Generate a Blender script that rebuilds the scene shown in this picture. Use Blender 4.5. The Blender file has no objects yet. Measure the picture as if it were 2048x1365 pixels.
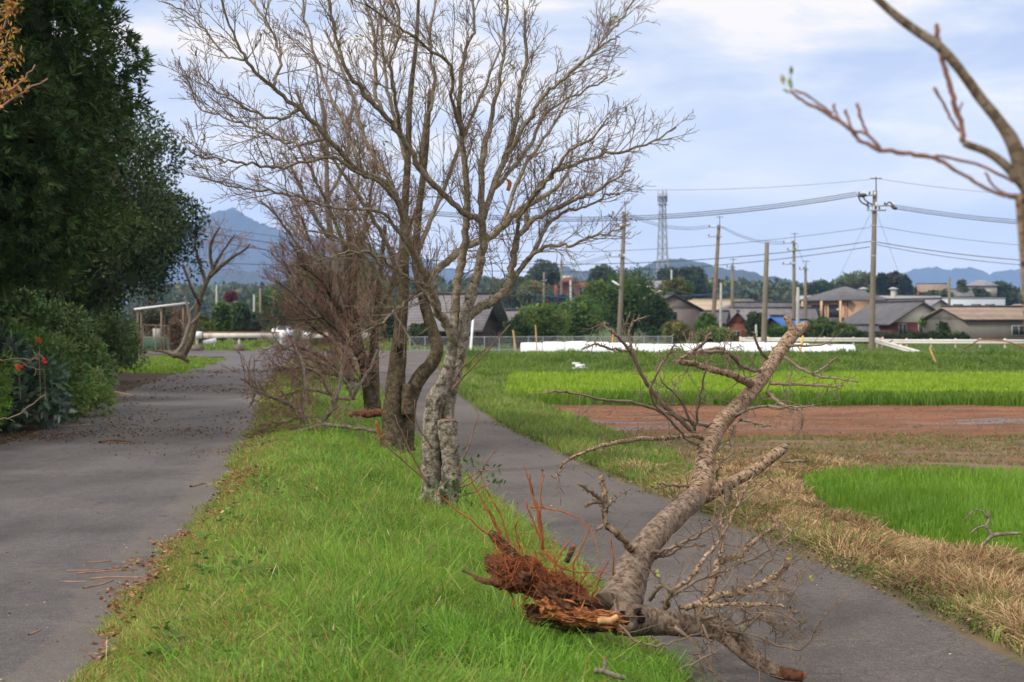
import bpy, math, random
import numpy as np
from mathutils import Vector, noise as mnoise

scn = bpy.context.scene
# ------------------------------------------------------------------ camera
F = 3129.0; CH = 1.9; HY = 645.0
cam_d = bpy.data.cameras.new("camera"); cam = bpy.data.objects.new("camera", cam_d)
scn.collection.objects.link(cam); scn.camera = cam
cam.location = (0, 0, CH); cam.rotation_euler = (math.radians(90), 0, 0)
cam_d.lens = 55; cam_d.sensor_width = 36; cam_d.shift_y = -37.5 / 2048
cam_d.clip_start = 0.1; cam_d.clip_end = 20000
cam_d.dof.use_dof = True; cam_d.dof.focus_distance = 12.5; cam_d.dof.aperture_fstop = 3.8
# ------------------------------------------------------------------ sky, sun, exposure
SUN_EL = math.radians(38); SUN_AZ = math.radians(-125)   # azimuth from +Y towards +X: behind the camera to the left
w = bpy.data.worlds.new("World"); scn.world = w; w.use_nodes = True
nt = w.node_tree; nt.nodes.clear(); N = nt.nodes; LK = nt.links
def nd(t, **k):
    n = N.new(t)
    for a, b in k.items(): setattr(n, a, b)
    return n
out = nd('ShaderNodeOutputWorld'); bg = nd('ShaderNodeBackground'); bg.inputs[1].default_value = 0.1
sky = nd('ShaderNodeTexSky', sky_type='NISHITA', sun_disc=False); sky.sun_elevation = SUN_EL; sky.sun_rotation = SUN_AZ
tc = nd('ShaderNodeTexCoord'); mp = nd('ShaderNodeMapping'); mp.inputs['Scale'].default_value = (6.5, 6.5, 23); mp.inputs['Location'].default_value = (1.3, 2.2, 0.35)
n1 = nd('ShaderNodeTexNoise'); n1.inputs['Scale'].default_value = 1.0; n1.inputs['Detail'].default_value = 6; n1.inputs['Roughness'].default_value = 0.57; n1.inputs['Distortion'].default_value = 0.3
cr = nd('ShaderNodeValToRGB'); e = cr.color_ramp.elements
e[0].position = 0.36; e[0].color = (.59, .65, .82, 1); e[1].position = 0.60; e[1].color = (1.22, 1.08, .90, 1)
a = e.new(0.445); a.color = (.75, .78, .86, 1); a = e.new(0.52); a.color = (.92, .90, .89, 1)
sep = nd('ShaderNodeSeparateXYZ'); mr = nd('ShaderNodeMapRange'); mr.inputs[1].default_value = .22; mr.inputs[2].default_value = .9; mr.inputs[3].default_value = 9.7; mr.inputs[4].default_value = 21
hz = nd('ShaderNodeMapRange'); hz.inputs[1].default_value = 0; hz.inputs[2].default_value = .17; hz.inputs[3].default_value = .85; hz.inputs[4].default_value = 0
mh = nd('ShaderNodeMix', data_type='RGBA'); mh.inputs[7].default_value = (1.45, 1.38, 1.27, 1)
vm = nd('ShaderNodeVectorMath', operation='SCALE'); mx = nd('ShaderNodeMix', data_type='RGBA'); mx.inputs[0].default_value = 0.12
LK.new(tc.outputs['Generated'], mp.inputs[0]); LK.new(mp.outputs[0], n1.inputs['Vector']); LK.new(n1.outputs[0], cr.inputs[0])
LK.new(tc.outputs['Generated'], sep.inputs[0]); LK.new(sep.outputs[2], mr.inputs[0]); LK.new(sep.outputs[2], hz.inputs[0]); LK.new(hz.outputs[0], mh.inputs[0]); LK.new(cr.outputs[0], mh.inputs[6])
zn = nd('ShaderNodeMapRange'); zn.inputs[1].default_value = .2; zn.inputs[2].default_value = .6; mz = nd('ShaderNodeMix', data_type='RGBA'); mz.inputs[7].default_value = (.86, .80, .71, 1)
LK.new(sep.outputs[2], zn.inputs[0]); LK.new(zn.outputs[0], mz.inputs[0]); LK.new(mh.outputs[2], mz.inputs[6]); LK.new(mz.outputs[2], vm.inputs[0]); LK.new(mr.outputs[0], vm.inputs['Scale'])
LK.new(vm.outputs[0], mx.inputs[6]); LK.new(sky.outputs[0], mx.inputs[7]); LK.new(mx.outputs[2], bg.inputs[0]); LK.new(bg.outputs[0], out.inputs[0])
sd = bpy.data.lights.new("sun", 'SUN'); sd.energy = 2.9; sd.angle = math.radians(9); sd.color = (1, .93, .82)
so = bpy.data.objects.new("sun", sd); scn.collection.objects.link(so)
sdir = Vector((math.sin(SUN_AZ) * math.cos(SUN_EL), math.cos(SUN_AZ) * math.cos(SUN_EL), math.sin(SUN_EL)))
so.rotation_euler = sdir.to_track_quat('Z', 'Y').to_euler(); so.location = (0, -20, 40)
scn.view_settings.view_transform = 'Standard'; scn.view_settings.look = 'None'
scn.view_settings.exposure = 0.30; scn.view_settings.gamma = 1
scn.cycles.max_bounces = 6; scn.cycles.transparent_max_bounces = 8; scn.cycles.volume_bounces = 1

# ------------------------------------------------------------------ helpers
def link(name, me, parent=None):
    o = bpy.data.objects.new(name, me); scn.collection.objects.link(o)
    if parent is not None: o.parent = parent
    return o
def org(p):
    v = np.zeros(3)
    while p is not None: v += np.array(p.location); p = p.parent
    return v
def tag(o, label=None, cat=None, group=None, kind=None):
    if label: o['label'] = label
    if cat: o['category'] = cat
    if group: o['group'] = group
    if kind: o['kind'] = kind
    return o
def empty(name, loc, label, cat, group=None):
    o = link(name, None); o.location = tuple(float(c) for c in loc); o.empty_display_size = .2
    return tag(o, label, cat, group)
def mesh(name, V, Fc, mat, parent=None, col=None, uv=None, smooth=False, base=None):
    """V (n,3); Fc list of arrays (m,k) or one; uv per loop"""
    V = np.asarray(V, float)
    o3 = org(parent)
    if base is not None: o3 = o3 + np.asarray(base, float)
    V = (V - o3).astype(np.float32)
    if isinstance(Fc, np.ndarray): Fc = [Fc]
    Fc = [f for f in Fc if len(f)]
    me = bpy.data.meshes.new(name)
    nl = sum(f.size for f in Fc); npoly = sum(len(f) for f in Fc)
    me.vertices.add(len(V)); me.vertices.foreach_set('co', V.ravel())
    me.loops.add(nl); me.loops.foreach_set('vertex_index', np.concatenate([f.ravel() for f in Fc]).astype(np.int32))
    me.polygons.add(npoly)
    tot = np.concatenate([np.full(len(f), f.shape[1]) for f in Fc]); st = np.concatenate([[0], np.cumsum(tot)[:-1]])
    me.polygons.foreach_set('loop_start', st.astype(np.int32))
    if smooth: me.polygons.foreach_set('use_smooth', np.ones(npoly, bool))
    if uv is not None:
        l = me.uv_layers.new(name='UVMap'); l.data.foreach_set('uv', np.asarray(uv, np.float32).ravel())
    if col is not None:
        ca = me.color_attributes.new('col', 'FLOAT_COLOR', 'POINT')
        c4 = np.ones((len(V), 4), np.float32); c4[:, :3] = col; ca.data.foreach_set('color', c4.ravel())
    me.update(calc_edges=True)
    me.materials.append(mat)
    o = link(name, me, parent)
    if base is not None: o.location = tuple(float(c) for c in base)
    return o
class MB:
    """collects plain polygons, in a local frame that is turned by rz and moved to o"""
    def __init__(s, o=(0, 0, 0), rz=0): s.v = []; s.f = {}; s.o = np.array(o, float); s.c = math.cos(rz); s.s = math.sin(rz)
    def tr(s, p): x, y, z = p; return (s.o[0] + x * s.c - y * s.s, s.o[1] + x * s.s + y * s.c, s.o[2] + z)
    def poly(s, pts):
        b = len(s.v); s.v += [s.tr(p) for p in pts]; s.f.setdefault(len(pts), []).append([b + i for i in range(len(pts))])
    def box(s, x0, x1, y0, y1, z0, z1):
        P = [(x, y, z) for z in (z0, z1) for (x, y) in ((x0, y0), (x1, y0), (x1, y1), (x0, y1))]
        b = len(s.v); s.v += [s.tr(p) for p in P]
        s.f.setdefault(4, []).extend([[b + i for i in q] for q in ((3, 2, 1, 0), (4, 5, 6, 7), (0, 1, 5, 4), (1, 2, 6, 5), (2, 3, 7, 6), (3, 0, 4, 7))])
    def hull(s, P, faces):
        b = len(s.v); s.v += [s.tr(p) for p in P]
        for q in faces: s.f.setdefault(len(q), []).append([b + i for i in q])
    def build(s, name, mat, parent=None, base=None):
        return mesh(name, np.array(s.v), [np.array(f) for f in s.f.values()], mat, parent, base=base)
def W(px, py, d): return np.array(((px - 1024) / F * d, d, CH - (py - HY) / F * d))
def tubes(name, T, mat, parent, sides=6, lump=0, base=None, col=None, lumpf=6.0, kind=None):
    if not T: return None
    Vs, Qs, Us = [], [], []; b = 0
    ang = np.arange(sides) * 2 * math.pi / sides; ca, sa = np.cos(ang), np.sin(ang)
    ii = np.arange(sides); i2 = (ii + 1) % sides
    for t, (P, R) in enumerate(T):
        P = np.asarray(P, float); R = np.asarray(R, float); n = len(P)
        tg = np.gradient(P, axis=0); tg /= np.linalg.norm(tg, axis=1)[:, None] + 1e-9
        m = np.abs(tg.mean(0)); ref = np.zeros(3); ref[int(np.argmin(m))] = 1
        U = np.cross(tg, ref); U /= np.linalg.norm(U, axis=1)[:, None] + 1e-9
        W2 = np.cross(tg, U)
        RR = np.repeat(R[:, None], sides, 1)
        if lump:
            for a in range(n):
                for q in range(sides):
                    pp = P[a] + U[a] * ca[q] * R[a] + W2[a] * sa[q] * R[a]
                    RR[a, q] *= 1 + lump * mnoise.noise(Vector(pp * lumpf)) + lump * .5 * mnoise.noise(Vector(pp * lumpf * 3.1))
        ring = P[:, None, :] + U[:, None, :] * (ca[None, :, None] * RR[:, :, None]) + W2[:, None, :] * (sa[None, :, None] * RR[:, :, None])
        Vs.append(ring.reshape(-1, 3))
        j = np.arange(n - 1)[:, None]
        q = np.stack([b + j * sides + ii, b + j * sides + i2, b + (j + 1) * sides + i2, b + (j + 1) * sides + ii], -1).reshape(-1, 4)
        Qs.append(q)
        L = np.concatenate([[0], np.cumsum(np.linalg.norm(np.diff(P, axis=0), axis=1))]) + (t * 1.37) % 7
        cr_ = 2 * math.pi * max(R.max(), 1e-4)
        u0 = ii / sides * cr_; u1 = (ii + 1) / sides * cr_
        uv = np.empty((n - 1, sides, 4, 2)); uv[:, :, 0, 0] = u0; uv[:, :, 1, 0] = u1; uv[:, :, 2, 0] = u1; uv[:, :, 3, 0] = u0
        uv[:, :, 0, 1] = L[:-1, None]; uv[:, :, 1, 1] = L[:-1, None]; uv[:, :, 2, 1] = L[1:, None]; uv[:, :, 3, 1] = L[1:, None]
        Us.append(uv.reshape(-1, 2)); b += n * sides
    o = mesh(name, np.concatenate(Vs), np.concatenate(Qs), mat, parent, uv=np.concatenate(Us), smooth=True, base=base)
    if kind: o['kind'] = kind
    return o
def catmull(P, k=5):
    P = np.asarray(P, float)
    if len(P) < 3:
        t = np.linspace(0, 1, k + 1)[:, None]; return P[0] + (P[-1] - P[0]) * t
    Q = np.vstack([2 * P[0] - P[1], P, 2 * P[-1] - P[-2]]); o = []
    for i in range(1, len(Q) - 2):
        for t in np.arange(k) / k:
            a, b, c, d = Q[i - 1], Q[i], Q[i + 1], Q[i + 2]
            o.append(.5 * ((2 * b) + (c - a) * t + (2 * a - 5 * b + 4 * c - d) * t * t + (3 * b - a - 3 * c + d) * t ** 3))
    o.append(P[-1]); return np.array(o)
def limb(pts, d0, k=5, wig=0.0, rs=None, end=None):
    """pts (px, py, depth offset, width px) -> smooth world path and radii"""
    A = np.array([list(W(p[0], p[1], d0 + p[2])) + [p[3] / 2 / F * (d0 + p[2])] for p in pts]); C = catmull(A, k)
    P, R = C[:, :3], np.maximum(C[:, 3], .002)
    if wig and rs is not None: P[1:-1] += rs.normal(0, wig, P[1:-1].shape)
    P = np.vstack([P[0] - (P[1] - P[0]) * .04, P]); R = np.append(R[0] * .02, R)
    if end is None:   # close the tip
        P = np.vstack([P, P[-1] + (P[-1] - P[-2]) * .03]); R = np.append(R, R[-1] * .02)
    return P, R
def grow(o, p, d, L, r, lev, rnd, c):
    """grows one shoot and its side shoots into o[lev] as (points, radii)"""
    seg = c['seg'] * (1 if lev > 1 else .7); n = max(2, int(L / seg)); st = L / n
    pts = [p.copy()]; rad = [r]; q = p.copy(); dd = d.copy()
    for i in range(n):
        dd = dd + Vector((rnd.gauss(0, c['zig']), rnd.gauss(0, c['zig']), rnd.gauss(0, c['zig']) + c['up'] * .12)); dd.normalize()
        q = q + dd * st; pts.append(q.copy()); rad.append(max(c['rmin'], r * (1 - .72 * (i + 1) / n)))
    o[lev].append((np.array(pts), np.array(rad)))
    if lev == 0: return
    k = c['kids'][lev]; k = int(k) + (rnd.random() < k - int(k))
    for j in range(k):
        t = .15 + .85 * (j + rnd.random()) / k; f = t * n; i = min(n - 1, int(f)); a = pts[i].lerp(pts[i + 1], f - i)
        ax = (pts[i + 1] - pts[i]).normalized(); pr = ax.orthogonal().normalized(); pr = pr * math.cos(g := rnd.random() * 6.283) + ax.cross(pr) * math.sin(g)
        an = math.radians(rnd.uniform(*c['ang'])); nd_ = ax * math.cos(an) + pr * math.sin(an) + Vector((0, 0, c['up'])); nd_.normalize()
        grow(o, a, nd_, L * rnd.uniform(*c['lr']) * (1.15 - .5 * t), max(c['rmin'], r * .55), lev - 1, rnd, c)
def sprout(o, P, R, rnd, c, every, L0, lev, t0=.2, out_from=None):
    """side shoots all along a traced limb"""
    seglen = np.linalg.norm(np.diff(P, axis=0), axis=1); tot = seglen.sum(); cum = np.concatenate([[0], np.cumsum(seglen)])
    s = tot * t0 + rnd.random() * every
    while s < tot:
        i = min(len(P) - 2, int(np.searchsorted(cum, s) - 1)); i = max(i, 0)
        a = Vector(P[i] + (P[i + 1] - P[i]) * ((s - cum[i]) / (seglen[i] + 1e-9))); ax = Vector(P[i + 1] - P[i]).normalized()
        pr = ax.orthogonal().normalized(); g = rnd.random() * 6.283; pr = pr * math.cos(g) + ax.cross(pr) * math.sin(g)
        an = math.radians(rnd.uniform(*c['ang'])); dd = ax * math.cos(an) + pr * math.sin(an) + Vector((0, 0, c['up']))
        dd.normalize(); t = s / tot
        grow(o, a, dd, L0 * rnd.uniform(.45, 1.2) * (1.1 - .5 * t), max(c['rmin'], min(R[i] * .6, L0 * .011)), lev, rnd, c)
        s += every * rnd.uniform(.5, 1.5)
def leafmesh(name, C, D, L, Wd, col, mat, parent, rs, base=None, droop=.0):
    n = len(C); D = D / (np.linalg.norm(D, axis=1)[:, None] + 1e-9); r = rs.normal(size=(n, 3)); S = np.cross(D, r); S /= np.linalg.norm(S, axis=1)[:, None] + 1e-9
    L = np.broadcast_to(L, n)[:, None]; Wd = np.broadcast_to(Wd, n)[:, None] * .5
    m = C + D * L * .45
    e_ = C + D * L; e_[:, 2] -= droop * L[:, 0]
    V = np.stack([C, m + S * Wd, e_, m - S * Wd], 1).reshape(-1, 3); Q = np.arange(4 * n).reshape(n, 4)
    return mesh(name, V, Q, mat, parent, col=np.repeat(np.broadcast_to(col, (n, 3)), 4, 0), base=base)
def unit(rs, n):
    v = rs.normal(size=(n, 3)); return v / np.linalg.norm(v, axis=1)[:, None]
def jit(rs, col, n, s=.25, hs=.12):
    c = np.array(col)[None] * (1 + rs.normal(0, s, (n, 1))) * (1 + rs.normal(0, hs, (n, 3))); return np.clip(c, .003, 1)

# ------------------------------------------------------------------ materials
def mat_new(name, rough=.85):
    m = bpy.data.materials.new(name); m.use_nodes = True; b = m.node_tree.nodes['Principled BSDF']; b.inputs['Roughness'].default_value = rough
    b.inputs['Specular IOR Level'].default_value = .3
    return m, m.node_tree, b
def ramp(t, src, stops):
    r = t.nodes.new('ShaderNodeValToRGB'); e = r.color_ramp.elements
    while len(e) < len(stops): e.new(.5)
    for x, (p, c) in zip(e, stops): x.position = p; x.color = (*c, 1)
    t.links.new(src, r.inputs[0]); return r.outputs[0]
def noise(t, vec, scale, detail=4, rough=.55, dist=0):
    n = t.nodes.new('ShaderNodeTexNoise'); n.inputs['Scale'].default_value = scale; n.inputs['Detail'].default_value = detail; n.inputs['Roughness'].default_value = rough; n.inputs['Distortion'].default_value = dist
    if vec is not None: t.links.new(vec, n.inputs['Vector'])
    return n.outputs[0]
def mapping(t, src, sc=(1, 1, 1), lo=(0, 0, 0)):
    m = t.nodes.new('ShaderNodeMapping'); m.inputs['Scale'].default_value = sc; m.inputs['Location'].default_value = lo; t.links.new(src, m.inputs[0]); return m.outputs[0]
def mixc(t, f, a, b, mode='MIX'):
    m = t.nodes.new('ShaderNodeMix'); m.data_type = 'RGBA'; m.blend_type = mode
    for s, v in ((0, f), (6, a), (7, b)):
        if hasattr(v, 'is_output') or isinstance(v, bpy.types.NodeSocket): t.links.new(v, m.inputs[s])
        else: m.inputs[s].default_value = v if s == 0 else (*v, 1)
    return m.outputs[2]
def bump(t, b, h, s=.4, d=.02):
    n = t.nodes.new('ShaderNodeBump'); n.inputs['Strength'].default_value = s; n.inputs['Distance'].default_value = d; t.links.new(h, n.inputs['Height']); t.links.new(n.outputs[0], b.inputs['Normal'])
def objc(t): return t.nodes.new('ShaderNodeTexCoord').outputs['Object']
def geo(t): return t.nodes.new('ShaderNodeNewGeometry').outputs['Position']
def plain(name, c, rough=.7, var=.25, scale=3, bumps=.0):
    m, t, b = mat_new(name, rough); p = geo(t); f = noise(t, p, scale, 5)
    c0 = tuple(x * (1 - var) for x in c); c1 = tuple(min(1, x * (1 + var)) for x in c)
    t.links.new(ramp(t, f, [(.3, c0), (.7, c1)]), b.inputs['Base Color'])
    if bumps: bump(t, b, noise(t, p, scale * 6, 5), bumps)
    return m
def leafmat(name, trans=.35, rough=.55, spec=.3):
    m, t, b = mat_new(name, rough); b.inputs['Specular IOR Level'].default_value = spec
    a = t.nodes.new('ShaderNodeAttribute'); a.attribute_name = 'col'; t.links.new(a.outputs['Color'], b.inputs['Base Color'])
    tr = t.nodes.new('ShaderNodeBsdfTranslucent'); t.links.new(a.outputs['Color'], tr.inputs[0]); mx = t.nodes.new('ShaderNodeMixShader'); mx.inputs[0].default_value = trans
    t.links.new(b.outputs[0], mx.inputs[1]); t.links.new(tr.outputs[0], mx.inputs[2]); t.links.new(mx.outputs[0], t.nodes['Material Output'].inputs[0]); return m
def bark(name, base, pale, dark, lich, lent=(20, 50), lent_amt=.5, lichen=.5, moss=None, bstr=.6, pale_amt=.6, mossy=.5):
    m, t, b = mat_new(name, .92); b.inputs['Specular IOR Level'].default_value = .15
    uv = t.nodes.new('ShaderNodeTexCoord').outputs['UV']; p = geo(t)
    c = ramp(t, noise(t, mapping(t, uv, (9, 16, 1)), 1, 8, .7, .6), [(.34, dark), (.50, base), (.72, tuple(.5 * x + .5 * y for x, y in zip(base, pale)))])
    # thin pale peeling bands
    pb = noise(t, mapping(t, uv, (16, 60, 1), (7, 1, 0)), 1, 5, .65, .7); rg = noise(t, p, 5, 3)
    mu = t.nodes.new('ShaderNodeMath'); mu.operation = 'ADD'; t.links.new(pb, mu.inputs[0]); t.links.new(rg, mu.inputs[1])
    c = mixc(t, ramp(t, mu.outputs[0], [(1.005, (0, 0, 0)), (1.14, (pale_amt,) * 3)]), c, pale)
    # crusty lichen: fine grain inside soft regions
    lf = noise(t, p, 46, 8, .75); l2 = noise(t, p, 6.0, 4, .6); l3 = noise(t, p, 1.7, 2)
    a1 = t.nodes.new('ShaderNodeMath'); a1.operation = 'ADD'; t.links.new(lf, a1.inputs[0]); t.links.new(l2, a1.inputs[1])
    a2 = t.nodes.new('ShaderNodeMath'); a2.operation = 'ADD'; t.links.new(a1.outputs[0], a2.inputs[0]); t.links.new(l3, a2.inputs[1])
    c = mixc(t, ramp(t, a2.outputs[0], [(1.62 - .14 * lichen, (0, 0, 0)), (1.84 - .14 * lichen, (.62,) * 3)]), c, lich)
    ln = noise(t, mapping(t, uv, (lent[0], lent[1], 1), (3, 5, 0)), 1, 1.5, .4); c = mixc(t, ramp(t, ln, [(.565, (0, 0, 0)), (.60, (lent_amt,) * 3)]), c, tuple(x * .22 for x in base))
    if moss:
        mo = noise(t, p, 7.5, 7, .68, .6); c = mixc(t, ramp(t, mo, [(.60 - .16 * mossy, (0, 0, 0)), (.74 - .16 * mossy, (.85, .85, .85))]), c, moss)
    gr = noise(t, p, 90, 5, .7); c = mixc(t, .8, c, ramp(t, gr, [(.3, (.6, .6, .6)), (.7, (1.35, 1.35, 1.35))]), 'MULTIPLY')
    t.links.new(c, b.inputs['Base Color'])
    h = noise(t, mapping(t, uv, (16, 44, 1)), 1, 8, .72, .9); bump(t, b, h, bstr, .012)
    return m
M = {}
M['bark_main'] = bark('cherry_bark_grey', (.165, .125, .09), (.46, .45, .39), (.06, .045, .03), (.30, .33, .26), moss=None, lent_amt=.5, lichen=1.0, pale_amt=.8)
M['bark_limb'] = bark('cherry_limb_bark', (.21, .175, .125), (.42, .40, .33), (.07, .05, .03), (.30, .32, .25), lichen=.8, pale_amt=.5)
M['bark_base'] = bark('cherry_base_bark', (.25, .22, .175), (.60, .59, .55), (.04, .03, .02), (.30, .33, .26), moss=(.04, .032, .02), lichen=.7, bstr=.9, pale_amt=.85, mossy=.75)
M['bark_dark'] = bark('cherry_bark_mossy', (.105, .08, .05), (.25, .23, .18), (.03, .024, .015), (.21, .23, .16), moss=(.038, .032, .017), lichen=.6, mossy=.9, bstr=.9)
M['bark_pale'] = bark('cherry_bark_pale', (.19, .165, .135), (.38, .37, .33), (.08, .06, .045), (.28, .31, .25), lichen=1.0)
M['bark_fallen'] = bark('fallen_bark_tan', (.28, .19, .125), (.52, .48, .41), (.13, .068, .04), (.33, .34, .28), lent=(20, 46), lent_amt=.95, lichen=.95, pale_amt=.95)
M['bark_fallen_low'] = bark('fallen_bark_lichen', (.20, .145, .11), (.42, .39, .33), (.065, .038, .026), (.27, .31, .22), lent=(18, 44), lent_amt=.6, lichen=3.0, pale_amt=.85, bstr=.9)
M['bark_char'] = bark('blackened_bark', (.02, .018, .017), (.05, .045, .04), (.008, .008, .008), (.10, .10, .08), lichen=.2)
M['twig'] = plain('twig_brown', (.17, .12, .088), .8, .4, 9)
M['twig_grey'] = plain('twig_grey_brown', (.17, .125, .09), .8, .4, 9)
M['twig_red'] = plain('twig_red_brown', (.23, .135, .098), .8, .4, 9)
M['root'] = plain('root_orange', (.28, .085, .03), .8, .35, 14)
M['rootdark'] = plain('root_dark', (.15, .062, .030), .95, .6, 34, 1.0)
M['cutwood'] = plain('cut_wood', (.42, .24, .12), .8, .3, 20, .3)
M['orangewood'] = plain('split_orange_wood', (.34, .125, .045), .75, .5, 16, .8)
M['leaf'] = leafmat('leaf'); M['leaf_glossy'] = leafmat('leaf_glossy', .15, .55, .18); M['grass'] = leafmat('grass', .45, .5); M['dry'] = leafmat('dry_leaf', .2, .8, .15)
M['concrete'] = plain('pole_concrete', (.17, .145, .112), .9, .15, 2, .2)
M['concrete_pale'] = plain('pole_concrete_pale', (.33, .33, .31), .9, .12, 2)
M['concrete_brown'] = plain('pole_rusty_brown', (.18, .135, .10), .9, .25, 1.2)
M['block'] = plain('old_concrete_block', (.13, .105, .085), .95, .35, 5, .5)
M['metal'] = plain('galvanised_steel', (.30, .32, .35), .5, .15, 4)
M['dkmetal'] = plain('dark_fittings', (.06, .06, .065), .6, .2, 5)
M['cable'] = plain('black_cable', (.05, .055, .06), .6, .1, 1)
M['cable_blue'] = plain('blue_cable_cover', (.04, .14, .30), .6, .1, 1)
M['white'] = plain('white_paint', (.72, .74, .78), .5, .06, 2)
M['bale'] = plain('white_bale_wrap', (.66, .69, .75), .35, .10, 1.6, .3)
M['rust'] = plain('rust', (.30, .085, .035), .9, .4, 6, .3)
M['glass'] = plain('dark_window', (.025, .028, .032), .15, .2, 1)
def dirty(name, c, rc, s=2.2, th=.55):
    m, t, b = mat_new(name, .6); p = geo(t); f = noise(t, mapping(t, p, (1, 1, .35)), s, 6, .65)
    t.links.new(ramp(t, f, [(th - .1, c), (th + .1, tuple(.6 * a + .4 * d for a, d in zip(c, rc))), (th + .22, rc)]), b.inputs['Base Color']); return m
M['rail'] = dirty('rust_stained_white_rail', (.58, .57, .52), (.33, .15, .08))
M['railrust'] = dirty('rusted_rail_edge', (.30, .10, .05), (.42, .36, .30), 4, .62)
M['rustpost'] = dirty('rusting_white_post', (.55, .47, .38), (.32, .10, .04), 1.6, .48)

# ------------------------------------------------------------------ terrain
YL = np.array([0, 8.3, 13, 16.7, 23.3, 32, 44, 62.6, 85, 104, 140])
XL = np.array([-1.6, -2.25, -2.83, -3.17, -4.05, -5.15, -7.0, -9.3, -11.9, -14.1, -18])       # right edge of left road
YR = np.array([0, 7, 10.5, 13, 15.8, 20.3, 26.2, 34, 44.8, 57.7, 74, 100, 140])
XR = np.array([3.9, 3.65, 3.44, 3.2, 2.8, 1.98, 1.02, -.15, -1.35, -2.5, -3.6, -5.2, -7])       # right edge of right road
RW = np.array([2.2, 2.25, 2.3, 2.3, 2.25, 2.15, 2.1, 2.1, 2.2, 2.4, 2.7, 3.2, 3.2])
def smooth(a, b, x):
    t = np.clip((x - a) / (b - a), 0, 1); return t * t * (3 - 2 * t)
def eL(y): return np.interp(y, YL, XL)
def eR1(y): return np.interp(y, YR, XR)
def eR0(y): return eR1(y) - np.interp(y, YR, RW)
def H(x, y):
    x = np.asarray(x, float); y = np.asarray(y, float); L = eL(y); R0 = eR0(y); R1 = eR1(y)
    zr = -.42 * (1 - smooth(28, 98, y)); t = np.clip((x - L) / (R0 - L), 0, 1)
    fade = 1 - smooth(80, 98, y)
    z = zr * (t * t * (3 - 2 * t)) + .14 * np.sin(math.pi * t) * fade * smooth(0, .1, t)
    fz = -.62 * (1 - smooth(70, 84, y)) + .02 * smooth(68, 86, y) - .45 * smooth(88, 92, y) + .43 * smooth(97, 104, y)
    k = smooth(.4, 2.2, x - R1) * (1 - smooth(100, 108, y)); z = z * (1 - k) + fz * k
    z = z + .25 * smooth(0, 4, (L - 4.6) - x) * (1 - smooth(80, 100, y))
    z = z + .03 * np.sin(x * 1.7 + y * .9) * np.sin(y * 1.3 - x * .6) * np.clip(smooth(.2, 1, x - R1) + smooth(.2, 1, x - L) * smooth(.2, 1, R0 - x), 0, 1) * fade
    z = z - .4 * smooth(140, 200, y) * smooth(-12, -22, x) * (x > -80)
    return z
def G(px, py):
    d = 20.0
    for _ in range(40):
        x = (px - 1024) / F * d; z = float(H(x, d)); d = .5 * d + .5 * F * (CH - z) / max(py - HY, 2)
    return np.array(((px - 1024) / F * d, d, float(H((px - 1024) / F * d, d))))
def ground_at(x, y): return float(H(x, y))

# ground sheet, coloured by what grows there
xs = np.concatenate([[-9000, -3000, -900, -300, -120, -60], np.arange(-34, -8, 1.0), np.arange(-8, 8, .2), np.arange(8, 30, .8), np.arange(30, 90, 4), [120, 300, 900, 3000, 9000]])
ys = np.concatenate([[-300, -60, -10, 0, 3], np.arange(5, 32, .25), np.arange(32, 110, .8), np.arange(110, 200, 6), [230, 300, 450, 800, 1500, 3500, 9000]])
X, Y = np.meshgrid(xs, ys); Z = H(X, Y)
def inroad(X, Y, m): return ((X > eL(Y) - 3.7 + m) & (X < eL(Y) - m) & (Y < 98)) | ((X > eR0(Y) + m) & (X < eR1(Y) - m) & (Y < 98)) | ((Y > 84 + m) & (Y < 104 - m) & (X > -22) & (X < eR1(Y) - m))
Z = Z - .05 * inroad(X, Y, .5)
rs = np.random.RandomState(1)
colr = np.empty(X.shape + (3,)); colr[:] = (.085, .085, .035)
colr[(X > eR1(Y)) & (Y < 27.5)] = (.12, .09, .055)
colr[(X > eR1(Y) + .8) & (Y > 26) & (Y < 46)] = (.13, .085, .04)
colr[(X < eL(Y) - 3.4) & (Y < 80)] = (.055, .035, .018)
colr[(Y > 45) & (X > eR1(Y))] = (.05, .08, .018)
nx = len(xs); ny = len(ys); jj, ii = np.meshgrid(np.arange(nx - 1), np.arange(ny - 1)); b0 = (ii * nx + jj).ravel()
Q = np.stack([b0, b0 + 1, b0 + nx + 1, b0 + nx], -1)
m, t, b = mat_new('soil_and_turf', .95); a = t.nodes.new('ShaderNodeAttribute'); a.attribute_name = 'col'; p = geo(t)
c = mixc(t, .6, a.outputs['Color'], ramp(t, noise(t, p, 1.3, 8, .65), [(.3, (.35, .35, .35)), (.7, (1.5, 1.4, 1.2))]), 'MULTIPLY')
t.links.new(c, b.inputs['Base Color']); bump(t, b, noise(t, p, 9, 8, .7), .6, .05); M['ground'] = m
tag(mesh('ground', np.stack([X, Y, Z], -1).reshape(-1, 3), Q, m, col=colr.reshape(-1, 3), smooth=True), kind='structure')

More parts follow.
